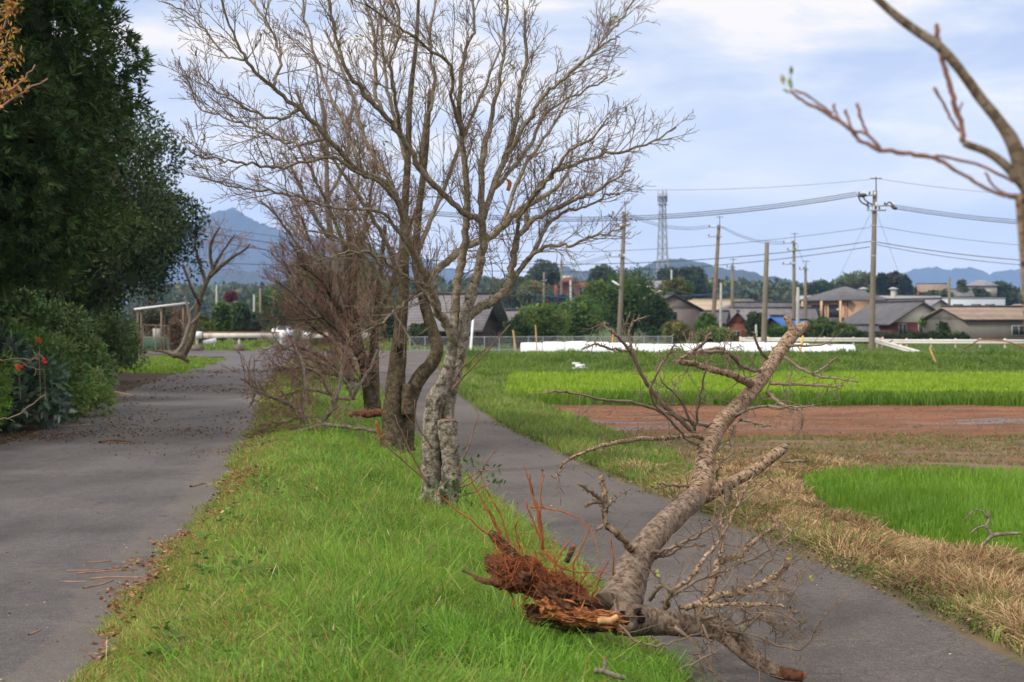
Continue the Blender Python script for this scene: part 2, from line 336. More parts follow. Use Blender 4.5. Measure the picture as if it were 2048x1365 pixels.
def strip(name, y0, y1, f0, f1, mat, off=.0, nu=8, dy=.5, kind='structure', edge=0, seed=0, **kw):
    yy = np.arange(y0, y1 + dy * .5, dy); V = []
    for y in yy:
        e0 = edge * (mnoise.noise(Vector((y * .9, seed, 0))) + .6 * mnoise.noise(Vector((y * 3.3, seed, 5)))); e1 = edge * (mnoise.noise(Vector((y * .9, seed, 9))) + .6 * mnoise.noise(Vector((y * 3.3, seed, 14))))
        xx = np.linspace(f0(y) + e0, f1(y) + e1, nu); V.append(np.stack([xx, np.full(nu, y), H(xx, np.full(nu, y)) + off], -1))
    V = np.concatenate(V); n = len(yy); uc = np.tile(np.linspace(0, 1, nu), n); j, i = np.meshgrid(np.arange(nu - 1), np.arange(n - 1)); b = (i * nu + j).ravel()
    return tag(mesh(name, V, np.stack([b, b + 1, b + nu + 1, b + nu], -1), mat, smooth=True, col=np.repeat(uc[:, None], 3, 1)), kind=kind, **kw)
def asphalt(name, base, edgecol=None):
    m, t, b = mat_new(name, .8); p = geo(t)
    big = noise(t, mapping(t, p, (1, .5, 1)), .8, 6, .6); c = ramp(t, big, [(.3, tuple(x * .60 for x in base)), (.52, base), (.75, tuple(x * 1.3 for x in base))])
    sp = noise(t, p, 75, 3, .75); c = mixc(t, 1.0, c, ramp(t, sp, [(.30, (.35, .33, .33)), (.48, (.95, .93, .93)), (.60, (1.25, 1.22, 1.2)), (.70, (2.6, 2.5, 2.4))]), 'MULTIPLY')
    sp2 = noise(t, p, 14, 5, .7); c = mixc(t, 1.0, c, ramp(t, sp2, [(.3, (.78, .77, .77)), (.7, (1.22, 1.2, 1.18))]), 'MULTIPLY')
    pal = noise(t, mapping(t, p, (.7, 1.4, 1), (5, 2, 0)), 1.1, 7, .7); c = mixc(t, ramp(t, pal, [(.56, (0, 0, 0)), (.75, (.45, .45, .45))]), c, (.19, .15, .11))
    at_ = t.nodes.new('ShaderNodeAttribute'); at_.attribute_name = 'col'; ad = t.nodes.new('ShaderNodeMath'); ad.operation = 'MULTIPLY_ADD'; ad.inputs[1].default_value = .22; t.links.new(noise(t, p, 2.4, 8, .7), ad.inputs[0]); t.links.new(at_.outputs['Fac'], ad.inputs[2])
    c = mixc(t, ramp(t, ad.outputs[0], [(.90 + .12, (0, 0, 0)), (1.0 + .12, (.75, .75, .75))] if 'path' in name else [(.08, (.3, .3, .3)), (.17, (0, 0, 0)), (1.09, (0, 0, 0)), (1.14, (.2, .2, .2))]), c, (.20, .155, .115))
    # hairline cracks
    vn = t.nodes.new('ShaderNodeTexVoronoi'); vn.feature = 'DISTANCE_TO_EDGE'; vn.inputs['Scale'].default_value = .55
    wv = t.nodes.new('ShaderNodeVectorMath'); wv.operation = 'ADD'; nn = t.nodes.new('ShaderNodeTexNoise'); nn.inputs['Scale'].default_value = 1.4; nn.inputs['Detail'].default_value = 6; t.links.new(p, nn.inputs['Vector']); t.links.new(nn.outputs[1], wv.inputs[0]); t.links.new(p, wv.inputs[1]); t.links.new(wv.outputs[0], vn.inputs['Vector'])
    c = mixc(t, ramp(t, vn.outputs[0], [(.003, (.45, .45, .45)), (.010, (0, 0, 0))]), c, (.035, .033, .032))
    t.links.new(c, b.inputs['Base Color']); bump(t, b, noise(t, p, 80, 4, .75), .9, .012); return m
M['asphalt_l'] = asphalt('asphalt_old', (.088, .085, .091)); M['asphalt_r'] = asphalt('asphalt_path', (.088, .078, .076))
strip('road', 1, 86, lambda y: eL(y) - 3.7, eL, M['asphalt_l'], .012, 10, edge=.10, seed=3)
strip('path', 1, 99, eR0, eR1, M['asphalt_r'], .012, 8, edge=.05, seed=8)
strip('junction', 85, 104, lambda y: -21 + (y - 85) * -.1, lambda y: float(eR1(y)) if y > 99 else float(eR0(y)) + .3, M['asphalt_l'], .018, 14)
# lane that goes on beyond the barrier to the van
def lane(x0):
    return lambda y: np.interp(y, [104, 125, 160, 230], [-15.6, -17.6, -22.2, -33.8]) + x0
strip('lane', 104.2, 232, lane(-1.6), lane(1.6), M['asphalt_l'], .012, 4, dy=2)

# mud
m, t, b = mat_new('red_wet_mud', .9); p = geo(t); f = noise(t, mapping(t, p, (.35, 1, 1)), 1.1, 8, .65)
c = ramp(t, f, [(.3, (.10, .045, .025)), (.5, (.215, .085, .040)), (.62, (.27, .118, .058)), (.75, (.18, .105, .055))]); wt = ramp(t, noise(t, mapping(t, p, (.10, .55, 1)), 1.0, 4, .5), [(.60, (0, 0, 0)), (.64, (1, 1, 1))])
c = mixc(t, wt, c, (.12, .085, .065)); t.links.new(c, b.inputs['Base Color'])
t.links.new(ramp(t, noise(t, mapping(t, p, (.10, .55, 1)), 1.0, 4, .5), [(.60, (.9, .9, .9)), (.64, (.12, .12, .12))]), b.inputs['Roughness'])
bump(t, b, noise(t, p, 5, 8, .75), 1.0, .15); M['mud'] = m
strip('mud_field', 33, 47, lambda y: np.interp(y, [33, 38, 44, 46.8], [2.6, 2.1, 1.1, .3]), lambda y: 40, M['mud'], .035, 50, kind='structure', edge=.35, seed=20)
m, t, b = mat_new('dull_field_soil', .95); p = geo(t); f = noise(t, mapping(t, p, (.5, 1, 1)), 2.2, 8, .7)
t.links.new(ramp(t, f, [(.3, (.07, .045, .03)), (.5, (.15, .105, .07)), (.68, (.16, .13, .05)), (.8, (.09, .12, .03))]), b.inputs['Base Color']); bump(t, b, noise(t, p, 8, 8, .7), .8, .06); M['dull'] = m
strip('harvested_field', 26.4, 33.4, lambda y: np.interp(y, [26, 33.4], [3.1, 2.5]), lambda y: 40, M['dull'], .03, 50, kind='structure', edge=.3, seed=31)
strip('soil_patch', 78, 83, lambda y: 23.5, lambda y: 40, M['mud'], .12, 8, kind='structure', edge=.6, seed=41)

# ------------------------------------------------------------------ grass
def patchy(x, y, s=1.0):
    return .5 + .5 * np.sin(x * 1.9 * s + 1.3 * np.sin(y * 1.1 * s)) * np.sin(y * 1.4 * s + 1.7 * np.sin(x * .8 * s + 2))
def grass(name, x, y, h, wd, col, rs, mat='grass', lean=.35, zoff=-.02, **kw):
    n = len(x); z = H(x, y) + zoff; th = rs.normal(0, 1.1, n) + 3 * np.sin(x * 2.1 + y) + 2 * np.cos(y * 2.7 - x * 1.3); dx, dy = np.cos(th), np.sin(th); ln = h * np.abs(rs.normal(lean, lean * .6, n))
    ph = rs.uniform(0, 6.283, n); sx, sy = np.cos(ph) * wd * .5, np.sin(ph) * wd * .5
    V = np.empty((n, 7, 3)); k = 0
    for (fh, fl, fw) in ((0, 0, .8), (.55, .28, 1.0), (.88, .68, .6)):
        for s in (-1, 1):
            V[:, k, 0] = x + dx * ln * fl + s * sx * fw; V[:, k, 1] = y + dy * ln * fl + s * sy * fw; V[:, k, 2] = z + h * fh; k += 1
    V[:, 6, 0] = x + dx * ln * 1.15; V[:, 6, 1] = y + dy * ln * 1.15; V[:, 6, 2] = z + h * (1 - .25 * np.minimum(1, ln / h))
    b = (np.arange(n) * 7)[:, None]; Q = np.concatenate([b + np.array([0, 1, 3, 2]), b + np.array([2, 3, 5, 4])]); T = b + np.array([4, 5, 6])
    return tag(mesh(name, V.reshape(-1, 3), [Q, T], M[mat], col=np.repeat(col, 7, 0)), kind='stuff', **kw)
def samp(rs, n, y0, y1, f0, f1, pw=1.6):
    """ground points, denser near the camera"""
    u = rs.uniform(0, 1, n); a = 1 - pw; y = (y0 ** a + u * (y1 ** a - y0 ** a)) ** (1 / a); x0, x1 = f0(y), f1(y); return x0 + rs.uniform(0, 1, n) * (x1 - x0), y
def keep(*m): return [v for v in m]
rs = np.random.RandomState(5)
gr = []
x, y = samp(rs, 250000, 7.4, 60, eL, lambda y: eR0(y) + .06)
x = x - .16
tt = (x - eL(y)) / (eR0(y) - eL(y)); edge = np.clip(np.minimum(tt * 2.5 + .08, (1 - tt) * 6), 0, 1) ; pa = patchy(x, y); p2 = patchy(x + 9, y + 4, 2.3)
jag = .16 * np.sin(y * 2.3) + .12 * np.sin(y * 5.1) + .08 * np.sin(y * 13 + 1); ok = (x > eL(y) - .06 + .5 * jag) & (rs.uniform(0, 1, len(x)) < np.clip(.45 + edge, 0, 1))
h = (.05 + .125 * edge) * (.65 + .55 * pa) * rs.uniform(.55, 1.25, len(x)) + .03
tall = rs.uniform(0, 1, len(x)) < .035; h = np.where(tall & (tt > .3), h * 1.9, h)
fl = np.clip(1 - np.hypot((x - 1.2) / 1.0, (y - 9.7) / .8), 0, 1); h = h * (1 - .25 * fl)
g1 = np.array((.21, .37, .04)); g2 = np.array((.10, .22, .025)); g3 = np.array((.34, .39, .08)); mixv = np.clip(.5 * pa + .5 * p2 + rs.normal(0, .18, len(x)), 0, 1)[:, None]
col = g2 + (g1 - g2) * mixv; yl = (rs.uniform(0, 1, len(x)) < .09 + .35 * (1 - edge) + .15 * (patchy(x * .7 + 5, y * .7) > .8))[:, None]; col = np.where(yl, g3, col); dead = (rs.uniform(0, 1, len(x)) < .06 + .28 * (1 - edge))[:, None]; col = np.where(dead, (.33, .22, .09), col)
col = np.clip(col * (1 + rs.normal(0, .16, (len(x), 1))), .01, 1)
wd = rs.uniform(.0035, .008, len(x)) * np.maximum(1, y / 13)
grass('grass', x[ok], y[ok], h[ok], wd[ok], col[ok], rs, lean=.75, label='bright green grass on the strip between road and path', cat='grass')
n = 3500; x, y = samp(rs, n, 7.6, 30, lambda y: eL(y) + .3, lambda y: eR0(y) - .05); k = (patchy(x * 1.3, y * 1.3) > .45); x, y = x[k], y[k]; n = len(x)
grass('grass', x, y, rs.uniform(.12, .26, n), rs.uniform(.008, .013, n) * np.maximum(1, y / 15), np.clip(np.array((.17, .34, .04)) * (1 + rs.normal(0, .3, (n, 1))), .02, .6), rs, lean=.8, label='long broad grass blades standing above the grass strip', cat='grass')
n = 5200; x = rs.uniform(-.45, 1.0, n); y = rs.uniform(8.9, 9.75, n); n = len(x)
grass('grass', x, y, rs.uniform(.14, .30, n), rs.uniform(.004, .009, n), np.clip(np.array((.16, .33, .035)) * (1 + rs.normal(0, .25, (n, 1))), .02, .6), rs, lean=.6, label='taller grass growing in front of the torn roots', cat='grass')
# broad-leaved weeds, dead stalks and wind-blown leaves in the grass strip
n = 420; x, y = samp(rs, n, 7.8, 30, lambda y: eL(y) + .25, lambda y: eR0(y) - .1); k = np.repeat(np.arange(n), 7); a = rs.uniform(0, 6.283, len(k)); C = np.stack([x[k], y[k], H(x[k], y[k]) + rs.uniform(.04, .10, len(k))], -1); D = np.stack([np.cos(a), np.sin(a), rs.uniform(.2, .9, len(k))], -1)
tag(leafmesh('weeds', C, D, rs.uniform(.05, .11, len(k)), rs.uniform(.02, .04, len(k)), jit(rs, (.09, .19, .035), len(k), .3), M['leaf'], None, rs, droop=.2), 'small broad-leaved weeds scattered through the grass strip', 'weeds', kind='stuff')
n = 500; x, y = samp(rs, n, 7.8, 26, lambda y: eL(y) + .02, lambda y: eR0(y) - .1); C = np.stack([x, y, H(x, y) + rs.uniform(.08, .15, n)], -1)
tag(leafmesh('blown_leaves', C, rs.normal(0, 1, (n, 3)) * (1, 1, .3), rs.uniform(.02, .045, n), .018, jit(rs, (.30, .17, .08), n, .3), M['dry'], None, rs), 'wind-blown brown leaves caught in the grass strip', 'leaf litter', kind='stuff')
n = 900; x, y = samp(rs, n, 7.8, 26, lambda y: eL(y) + .05, lambda y: eR0(y) - .1)
grass('dead_stalks', x, y, rs.uniform(.12, .26, n), rs.uniform(.003, .006, n), jit(rs, (.40, .32, .16), n), rs, 'dry', lean=.9, label='thin straw-coloured dead stalks in the grass strip', cat='dead grass')
# seed heads
n = 260; x, y = samp(rs, n, 8.2, 22, lambda y: eL(y) + 1, lambda y: eR0(y) - .2); z = H(x, y); hh = rs.uniform(.2, .34, n); C = np.stack([x, y, z + hh * .75], -1); D = np.stack([rs.normal(0, .35, n), rs.normal(0, .35, n), np.ones(n)], -1)
tag(leafmesh('seed_heads', C, D, .07, .011, jit(rs, (.34, .38, .14), n), M['grass'], None, rs), 'pale foxtail seed heads above the strip of grass', 'seed heads', kind='stuff')
# verge between path and fields
x, y = samp(rs, 60000, 9, 75, lambda y: eR1(y) + .1, lambda y: eR1(y) + np.interp(y, [9, 26, 30, 46, 70], [1.6, 2.0, 2.6, 2.4, 4])); k = smooth(20, 27, y)
strawy = rs.uniform(0, 1, len(x)) > k * .96 + .05; ok = ~strawy; xx, yy = x[ok], y[ok]; pa = patchy(xx, yy, .8)
c = np.array((.11, .20, .035)) + (np.array((.22, .32, .05)) - np.array((.11, .20, .035))) * pa[:, None]; c = np.where(rs.uniform(0, 1, (len(xx), 1)) < .2, (.26, .23, .09), c)
grass('verge_grass', xx, yy, rs.uniform(.08, .26, len(xx)) * np.interp(yy - 0, [9, 60], [.7, 1.3]), rs.uniform(.008, .014, len(xx)) * np.maximum(1, yy / 16), np.clip(c * (1 + rs.normal(0, .15, (len(xx), 1))), .01, 1), rs, label='green verge grass along the right edge of the path', cat='grass')
# straw along the path
x, y = samp(rs, 60000, 9, 29, lambda y: eR1(y) + .12, lambda y: np.interp(y, [9, 14, 17, 20, 24.6, 27.5, 29], [6.2, 5.6, 5.0, 4.1, 4.4, 6.5, 8]), 1.3)
pa = patchy(x, y, 1.3); ed = smooth(0, .5, x - eR1(y)); ok = rs.uniform(0, 1, len(x)) < .25 + .75 * ed; x, y, pa, ed = x[ok], y[ok], pa[ok], ed[ok]; n = len(x)
c = np.array((.29, .185, .095)) + (np.array((.50, .355, .20)) - np.array((.29, .185, .095))) * rs.uniform(0, 1, (n, 1)); gm = rs.uniform(0, 1, (n, 1)) < (.12 + .5 * (1 - ed) + .45 * (patchy(x + 3, y, 1.1) > .68))[:, None]; c = np.where(gm, (.13, .17, .035), c); rb = rs.uniform(0, 1, (n, 1)) < .15; c = np.where(rb, (.17, .075, .035), c)
bumpy = .02 + .16 * pa * ed * (1 + .8 * np.exp(-((y - 15) / 2.5) ** 2 - ((x - 4.1) / .9) ** 2))
grass('straw', x, y, bumpy * rs.uniform(.6, 1.3, n) + .03, rs.uniform(.006, .011, n) * np.maximum(1, y / 15), np.clip(c * (1 + rs.normal(0, .15, (n, 1))), .01, 1), rs, 'dry', lean=1.3, label='dry tan straw heaped along the right edge of the path', cat='straw')
# near paddy
def pad0(y): return np.interp(y, [9, 14, 16.8, 18, 20, 23, 26.4], [7.2, 6.2, 5.3, 4.7, 4.35, 4.3, 4.9])
x, y = samp(rs, 70000, 12, 25.0, pad0, lambda y: y * .38 + .6, 1.4); k = rs.uniform(0, 1, len(x)) < .55 + .75 * patchy(x * 1.2, y * .8, 1.1); x, y = x[k], y[k]; n = len(x); pa = patchy(x, y, .7); c = np.array((.11, .235, .022)) + (np.array((.21, .36, .035)) - np.array((.11, .235, .022))) * np.clip(pa * .6 + rs.uniform(0, .5, n), 0, 1)[:, None]
grass('paddy_grass', x, y, rs.uniform(.14, .34, n) * (.6 + .4 * smooth(0, .6, x - pad0(y))), rs.uniform(.006, .011, n) * np.maximum(1, y / 16), c, rs, lean=.25, label='fresh green grass filling the nearest field on the right', cat='grass')
# weeds on the harvested field
x, y = samp(rs, 42000, 25.2, 34.4, lambda y: np.interp(y, [26, 34], [3.0, 2.2]), lambda y: y * .36 + 1, 1.01); k = patchy(x * .5, y * 1.5, 1.1) > .42; k = k | (y > 32.8) | (y < 26.3); x, y = x[k], y[k]; n = len(x); c = np.where((rs.uniform(0, 1, n) < np.where(y > 32, .75, np.where(y < 26.5, .15, .42)))[:, None], (.14, .19, .04), (.27, .175, .085))
grass('stubble', x, y, rs.uniform(.03, .12, n), rs.uniform(.015, .03, n), c * (1 + rs.normal(0, .2, (n, 1))), rs, lean=.6, label='thin weeds and stubble on the dull brown field', cat='stubble')
x, y = samp(rs, 9000, 33.5, 46.5, lambda y: np.interp(y, [33, 38, 44, 46.8], [2.4, 1.9, .9, .2]), lambda y: y * .36 + 1, 1.01); k = (patchy(x * .35, y * 1.7, 1.3) > .72) | (y < 35.2) | (y > 45.8); x, y = x[k], y[k]; n = len(x); c = np.where(rs.uniform(0, 1, (n, 1)) < .5, (.17, .12, .055), (.12, .16, .04))
grass('stubble', x, y, rs.uniform(.03, .10, n), rs.uniform(.02, .04, n), c * (1 + rs.normal(0, .2, (n, 1))), rs, lean=.8, label='sparse stubble and weeds on the red mud field', cat='stubble')
# clods of turned earth
n = 5000; x, y = samp(rs, n, 27, 46.3, lambda y: np.interp(y, [26, 33.4, 38, 46], [3.3, 2.8, 2.3, .8]), lambda y: y * .36 + 1, 1.01); ks = patchy(x * .3, y * 1.9, 1) > .4; x, y = x[ks], y[ks]; n = len(x); C = np.stack([x, y, H(x, y) + .03], -1); sz = rs.uniform(.02, .07, n)[:, None]
V = np.stack([C + sz * (1, 0, 0), C + sz * (0, 1.1, .1), C + sz * (-.9, .1, 0), C + sz * (.1, -1, 0), C + sz * (.1, .1, .7)], 1).reshape(-1, 3); b_ = (np.arange(n) * 5)[:, None]; T_ = np.concatenate([b_ + np.array(q) for q in ((0, 1, 4), (1, 2, 4), (2, 3, 4), (3, 0, 4))])
tag(mesh('soil_clods', V, T_, plain('earth_clods', (.13, .075, .045), .95, .4, 3)), 'crumbled clods of brown earth on the bare fields', 'clods', kind='stuff')
# rice strip
x, y = samp(rs, 72000, 46.5, 69, lambda y: eR1(y) + np.interp(y, [46, 50, 69], [1.6, 1.6, 3.2]), lambda y: y * .35 + 1, 1.01); k = rs.uniform(0, 1, len(x)) < smooth(0, 5, x - eR1(y) - 1.4) * (.5 + .5 * smooth(0, 2.2, y - 46.5 - .8 * np.sin(x * .9))) + .12 * (y > 47.5); x, y = x[k], y[k]; n = len(x); pa = patchy(x * .3, y * 1.2, 1.0)[:, None]; c = np.array((.17, .33, .02)) + (np.array((.32, .43, .03)) - np.array((.17, .33, .02))) * np.clip(pa * .6 + rs.uniform(0, .5, (n, 1)), 0, 1)
c = np.where((y < 49)[:, None], c * (.45, .55, .7), c)  # front rows darkened in colour as a shadow along the mud's back edge
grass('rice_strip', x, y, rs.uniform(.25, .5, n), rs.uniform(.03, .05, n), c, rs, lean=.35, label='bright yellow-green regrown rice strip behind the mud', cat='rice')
# bank
x, y = samp(rs, 70000, 68, 89.5, lambda y: eR1(y) + .3, lambda y: y * .36 + 1, 1.01); n = len(x); pa = patchy(x * .35, y * .5, 1.0)[:, None]; c = np.array((.07, .14, .022)) + (np.array((.18, .27, .035)) - np.array((.07, .14, .022))) * np.clip(pa * .7 + rs.uniform(-.1, .4, (n, 1)), 0, 1)
top = smooth(82, 88, y)[:, None]; c = c * (1 - .3 * top) + np.array((.17, .26, .03)) * .45 * top
grass('bank_grass', x, y, rs.uniform(.22, .5, n) * (1 + .5 * (patchy(x, y * .6, .6) > .9)) * (1 - .62 * top[:, 0]), rs.uniform(.04, .08, n), c, rs, lean=.5, label='dark green weeds on the long field bank', cat='grass')
# behind junction and lane sides
x, y = samp(rs, 16000, 104.5, 170, lambda y: -y * .26, lambda y: -2 + 0 * y, 1.4); lc = lane(0)(y); k = np.abs(x - lc) > 1.7; x, y = x[k], y[k]; n = len(x)
grass('lane_grass', x, y, rs.uniform(.12, .35, n), rs.uniform(.05, .09, n), jit(rs, (.15, .24, .035), n), rs, label='light green grass beside the lane behind the barrier', cat='grass')
x, y = samp(rs, 16000, 104.5, 150, lambda y: -2 + 0 * y, lambda y: y * .36, 1.4); n = len(x)
grass('field_edge_grass', x, y, rs.uniform(.04, .16, n), rs.uniform(.06, .1, n), jit(rs, (.13, .21, .035), n), rs, label='mixed green grass in front of the houses and poles', cat='grass')
# small green triangle at the left of the junction
x, y = samp(rs, 12000, 58, 80, lambda y: eL(y) - 6.5, lambda y: eL(y) - 3.7 + .6 * np.sin(y), 1.01); n = len(x)
grass('roadside_grass', x, y, rs.uniform(.05, .2, n), rs.uniform(.03, .05, n), jit(rs, (.17, .27, .03), n), rs, label='small bright lawn left of the road near the junction', cat='grass')

# ------------------------------------------------------------------ litter (uncountable)
def litter(name, blobs, cols, L, label, seed, mat='dry', flat=.25, cat='leaf litter'):
    rs = np.random.RandomState(seed); C, D, LL = [], [], []
    for (px, py, sx, sy, n) in blobs:
        g = G(px, py); s = g[1] / F
        x = g[0] + rs.normal(0, sx * s, n); yy = g[1] + rs.normal(0, sy * s * g[1] / CH * .8, n); z = H(x, yy) + rs.uniform(.006, .03, n) + np.where((x > eL(yy)) & (x < eR0(yy)), rs.uniform(.05, .10, n), 0) + np.where((x > eR1(yy) + .1), rs.uniform(.0, .05, n), 0); C.append(np.stack([x, yy, z], -1))
        LL.append(rs.uniform(.5, 1.3, n) * L * max(1, g[1] / 22))
    C = np.concatenate(C); n = len(C); LL = np.concatenate(LL); a = rs.uniform(0, 6.283, n); D = np.stack([np.cos(a), np.sin(a), rs.normal(0, flat, n)], -1)
    col = np.array(cols)[rs.randint(0, len(cols), n)] * (1 + rs.normal(0, .25, (n, 1)))
    return tag(leafmesh(name, C, D, LL, LL * .45, np.clip(col, .01, 1), M[mat], None, rs), label, cat, kind='stuff')
RB = [(.24, .10, .05), (.32, .17, .09), (.15, .065, .035), (.36, .23, .12), (.20, .14, .05)]
GB = [(.10, .12, .05), (.16, .13, .07), (.07, .09, .04), (.28, .18, .10), (.13, .15, .09)]
litter('leaf_litter', [(505, 955, 22, 9, 330), (480, 975, 20, 8, 160), (455, 1000, 14, 10, 90), (540, 900, 16, 14, 200), (440, 1040, 10, 12, 60), (350, 1090, 22, 8, 150), (300, 1130, 24, 10, 200), (270, 1180, 26, 14, 260), (250, 1215, 18, 10, 160), (225, 1265, 14, 12, 110), (200, 1320, 12, 14, 80), (640, 920, 8, 3, 30), (850, 990, 10, 4, 20)], RB, .045, 'brown leaf litter along the grass edge of the left road', 11)
litter('road_debris', [(250, 888, 30, 3, 160), (150, 872, 90, 6, 600), (60, 878, 60, 8, 600), (200, 845, 90, 12, 700), (300, 862, 120, 5, 500), (480, 905, 26, 8, 250), (350, 905, 90, 10, 120), (440, 870, 60, 6, 200), (160, 830, 80, 10, 400), (440, 782, 70, 3, 300), (400, 775, 60, 4, 200), (510, 830, 30, 14, 300), (520, 880, 20, 12, 200), (350, 760, 30, 8, 300), (450, 745, 60, 3, 200), (560, 743, 30, 2, 120), (380, 715, 20, 2, 80), (230, 800, 60, 8, 300)], [(.15, .085, .05), (.19, .115, .07), (.10, .06, .04), (.13, .10, .06), (.24, .16, .10)], .042, 'scattered brown leaves and needles across the left road', 12)
litter('verge_litter', [(1200, 935, 20, 5, 200), (1270, 965, 22, 5, 200), (1460, 1045, 24, 5, 200), (1600, 1095, 24, 6, 240), (1690, 1135, 24, 6, 240), (1780, 1170, 24, 6, 240), (1880, 1215, 24, 6, 240), (1980, 1262, 24, 6, 240), (960, 820, 10, 5, 100), (1000, 845, 10, 5, 100), (1080, 880, 20, 6, 260), (1150, 905, 24, 6, 300), (1040, 862, 14, 6, 160), (1230, 950, 26, 6, 200), (1310, 985, 26, 6, 240), (1400, 1020, 26, 6, 200), (1540, 1075, 26, 6, 200), (1640, 1110, 30, 8, 340), (1740, 1150, 30, 9, 340), (1830, 1190, 30, 9, 300), (1930, 1240, 30, 10, 300), (2020, 1275, 26, 9, 240), (1700, 1125, 20, 6, 160)], GB, .04, 'dull green and brown leaf litter on the right edge of the path', 13)
litter('path_leaves', [(1900, 1200, 240, 40, 60), (1500, 1150, 200, 60, 60), (1100, 970, 60, 20, 30), (1100, 1020, 20, 6, 40), (1000, 880, 30, 20, 30), (1800, 1300, 160, 30, 40)], GB + [(.4, .36, .25)], .03, 'single fallen leaves dotted over the right path', 14)
litter('asphalt_crumbs', [(120, 1150, 160, 90, 160), (250, 950, 150, 60, 120), (120, 1280, 120, 60, 90)], RB + [(.35, .28, .18)], .022, 'tiny leaf fragments strewn over the near asphalt', 15)

# ------------------------------------------------------------------ sticks on the left road
def stick(pts, w_, label, mat='twig_red', cat='stick', group=None, name='stick', lift=.015):
    P = []
    for (px, py) in pts: g = G(px, py); P.append((g[0], g[1], g[2] + lift))
    P = np.array(P); d = P[0][1]; r = w_ / 2 / F * d
    P = catmull(P, 4); R = np.linspace(r, r * .6, len(P)); P = np.vstack([P, P[-1] + (P[-1] - P[-2]) * .05]); R = np.append(R, R[-1] * .1)
    tag(tubes(name, [(P, R)], M[mat], None, 6, base=P[0]), label, cat, group)
stick([(172, 1130), (200, 1128), (222, 1126)], 5, 'short brown stick lying alone above the stick pile on the left road')
stick([(134, 1146), (190, 1145), (240, 1140)], 4, 'thin twig topmost in the stick pile on the left road')
stick([(155, 1152), (210, 1147), (275, 1143)], 6, 'thick brown stick across the middle of the pile on the left road')
stick([(124, 1168), (170, 1168), (166, 1167)], 4, 'short stick sticking out furthest left from the pile on the left road')
stick([(180, 1163), (230, 1159), (290, 1160)], 6, 'long straight stick low in the pile on the left road')
stick([(167, 1181), (200, 1174), (226, 1165)], 5, 'slanting stick at the lower end of the pile on the left road')
stick([(58, 1275), (70, 1270), (81, 1265)], 5, 'tiny stick alone on the near asphalt')
stick([(300, 1086), (330, 1095), (360, 1085)], 4, 'reddish twig at the grass edge above the stick pile')
stick([(305, 1110), (335, 1102), (372, 1092)], 4, 'crooked twig half in the grass above the stick pile')
stick([(382, 977), (412, 970), (442, 978)], 7, 'pale bent branch piece with a broken end at the grass edge', 'twig_grey')
stick([(480, 975), (530, 968), (572, 952)], 5, 'pale twig running from the leaf heap into the grass', 'twig_grey')
stick([(200, 888), (230, 884), (262, 887)], 8, 'dark clump of torn twigs in the middle of the left road', 'rootdark')
stick([(82, 853), (120, 855), (182, 852)], 6, 'long pale stick among the debris at the left roadside', 'twig_grey')
stick([(170, 772), (205, 780), (262, 792)], 6, 'orange-brown torn branch lying at the foot of the left shrubs', 'bark_fallen')

# ------------------------------------------------------------------ bare trees
CF = dict(seg=.12, zig=.095, up=.14, kids={1: 3.0, 2: 4.3, 3: 5}, ang=(22, 52), lr=(.38, .68), rmin=.0026)
def bare_tree(name, label, base_px, d0, stems, limbs, seed, every=.22, L0=.8, lev=2, cfg=CF, mats=('bark_main', 'bark_limb', 'twig'), group=None, tw0=.12, lump=.10, cat='tree', leaves=0, base=None, only=None, stemcfg=None):
    rnd = random.Random(seed); rs = np.random.RandomState(seed)
    bp = W(base_px[0], base_px[1], d0) if base is None else np.array(base)
    root = empty(name, bp, label, cat, group)
    st = [limb(s, d0, 7) for s in stems]; st = [s for s in st]
    tubes('trunk', st, M[mats[0]], root, 14, lump)
    o = {0: [], 1: [], 2: [], 3: []}
    for s in limbs:
        P, R = limb(s, d0, 5, .010, rs); tubes('limb', [(P, R)], M[mats[1]], root, 8, .05)
        sprout(o, P, R, rnd, cfg, every, L0, lev, tw0)
    if stemcfg:
        for P, R in st: sprout(o, P, R, rnd, cfg, stemcfg[0], stemcfg[1], lev, stemcfg[2])
    big = o[3] + (o[2] if lev >= 2 else []); sm = o[1] + o[0]
    if big: tubes('branches', big, M[mats[1] if lev < 3 else mats[2]], root, 5, kind='stuff' if len(big) > 100 else None)
    tubes('twigs', sm, M[mats[2]], root, 3, kind='stuff')
    if leaves:
        ends = [t for t in o[0]]; C = np.array([ends[rnd.randrange(len(ends))][0][-1] for _ in range(leaves)]); C = np.repeat(C, 4, 0); C = C + rs.normal(0, .012, C.shape)
        leafmesh('foliage', C, rs.normal(0, 1, C.shape) + (0, 0, .4), .055, .025, jit(rs, (.20, .28, .05), len(C)), M['leaf'], root, rs)
    return root, o, st
D1 = 17.0
stems = [
 [(866, 1012, 0, 66), (866, 985, 0, 52), (863, 930, 0, 46), (864, 870, 0, 44), (866, 830, 0, 42), (872, 800, 0, 40), (888, 765, 0, 32), (898, 730, 0, 27), (905, 695, 0, 24), (909, 660, 0, 20)],
 [(893, 1010, .05, 52), (897, 970, .05, 42), (899, 920, .05, 38), (899, 870, .05, 36), (896, 830, .05, 30), (898, 795, .05, 30), (908, 755, .05, 30), (917, 715, .03, 28), (925, 675, .03, 27), (930, 640, .03, 26), (936, 612, .03, 25), (946, 585, .03, 22)],
]
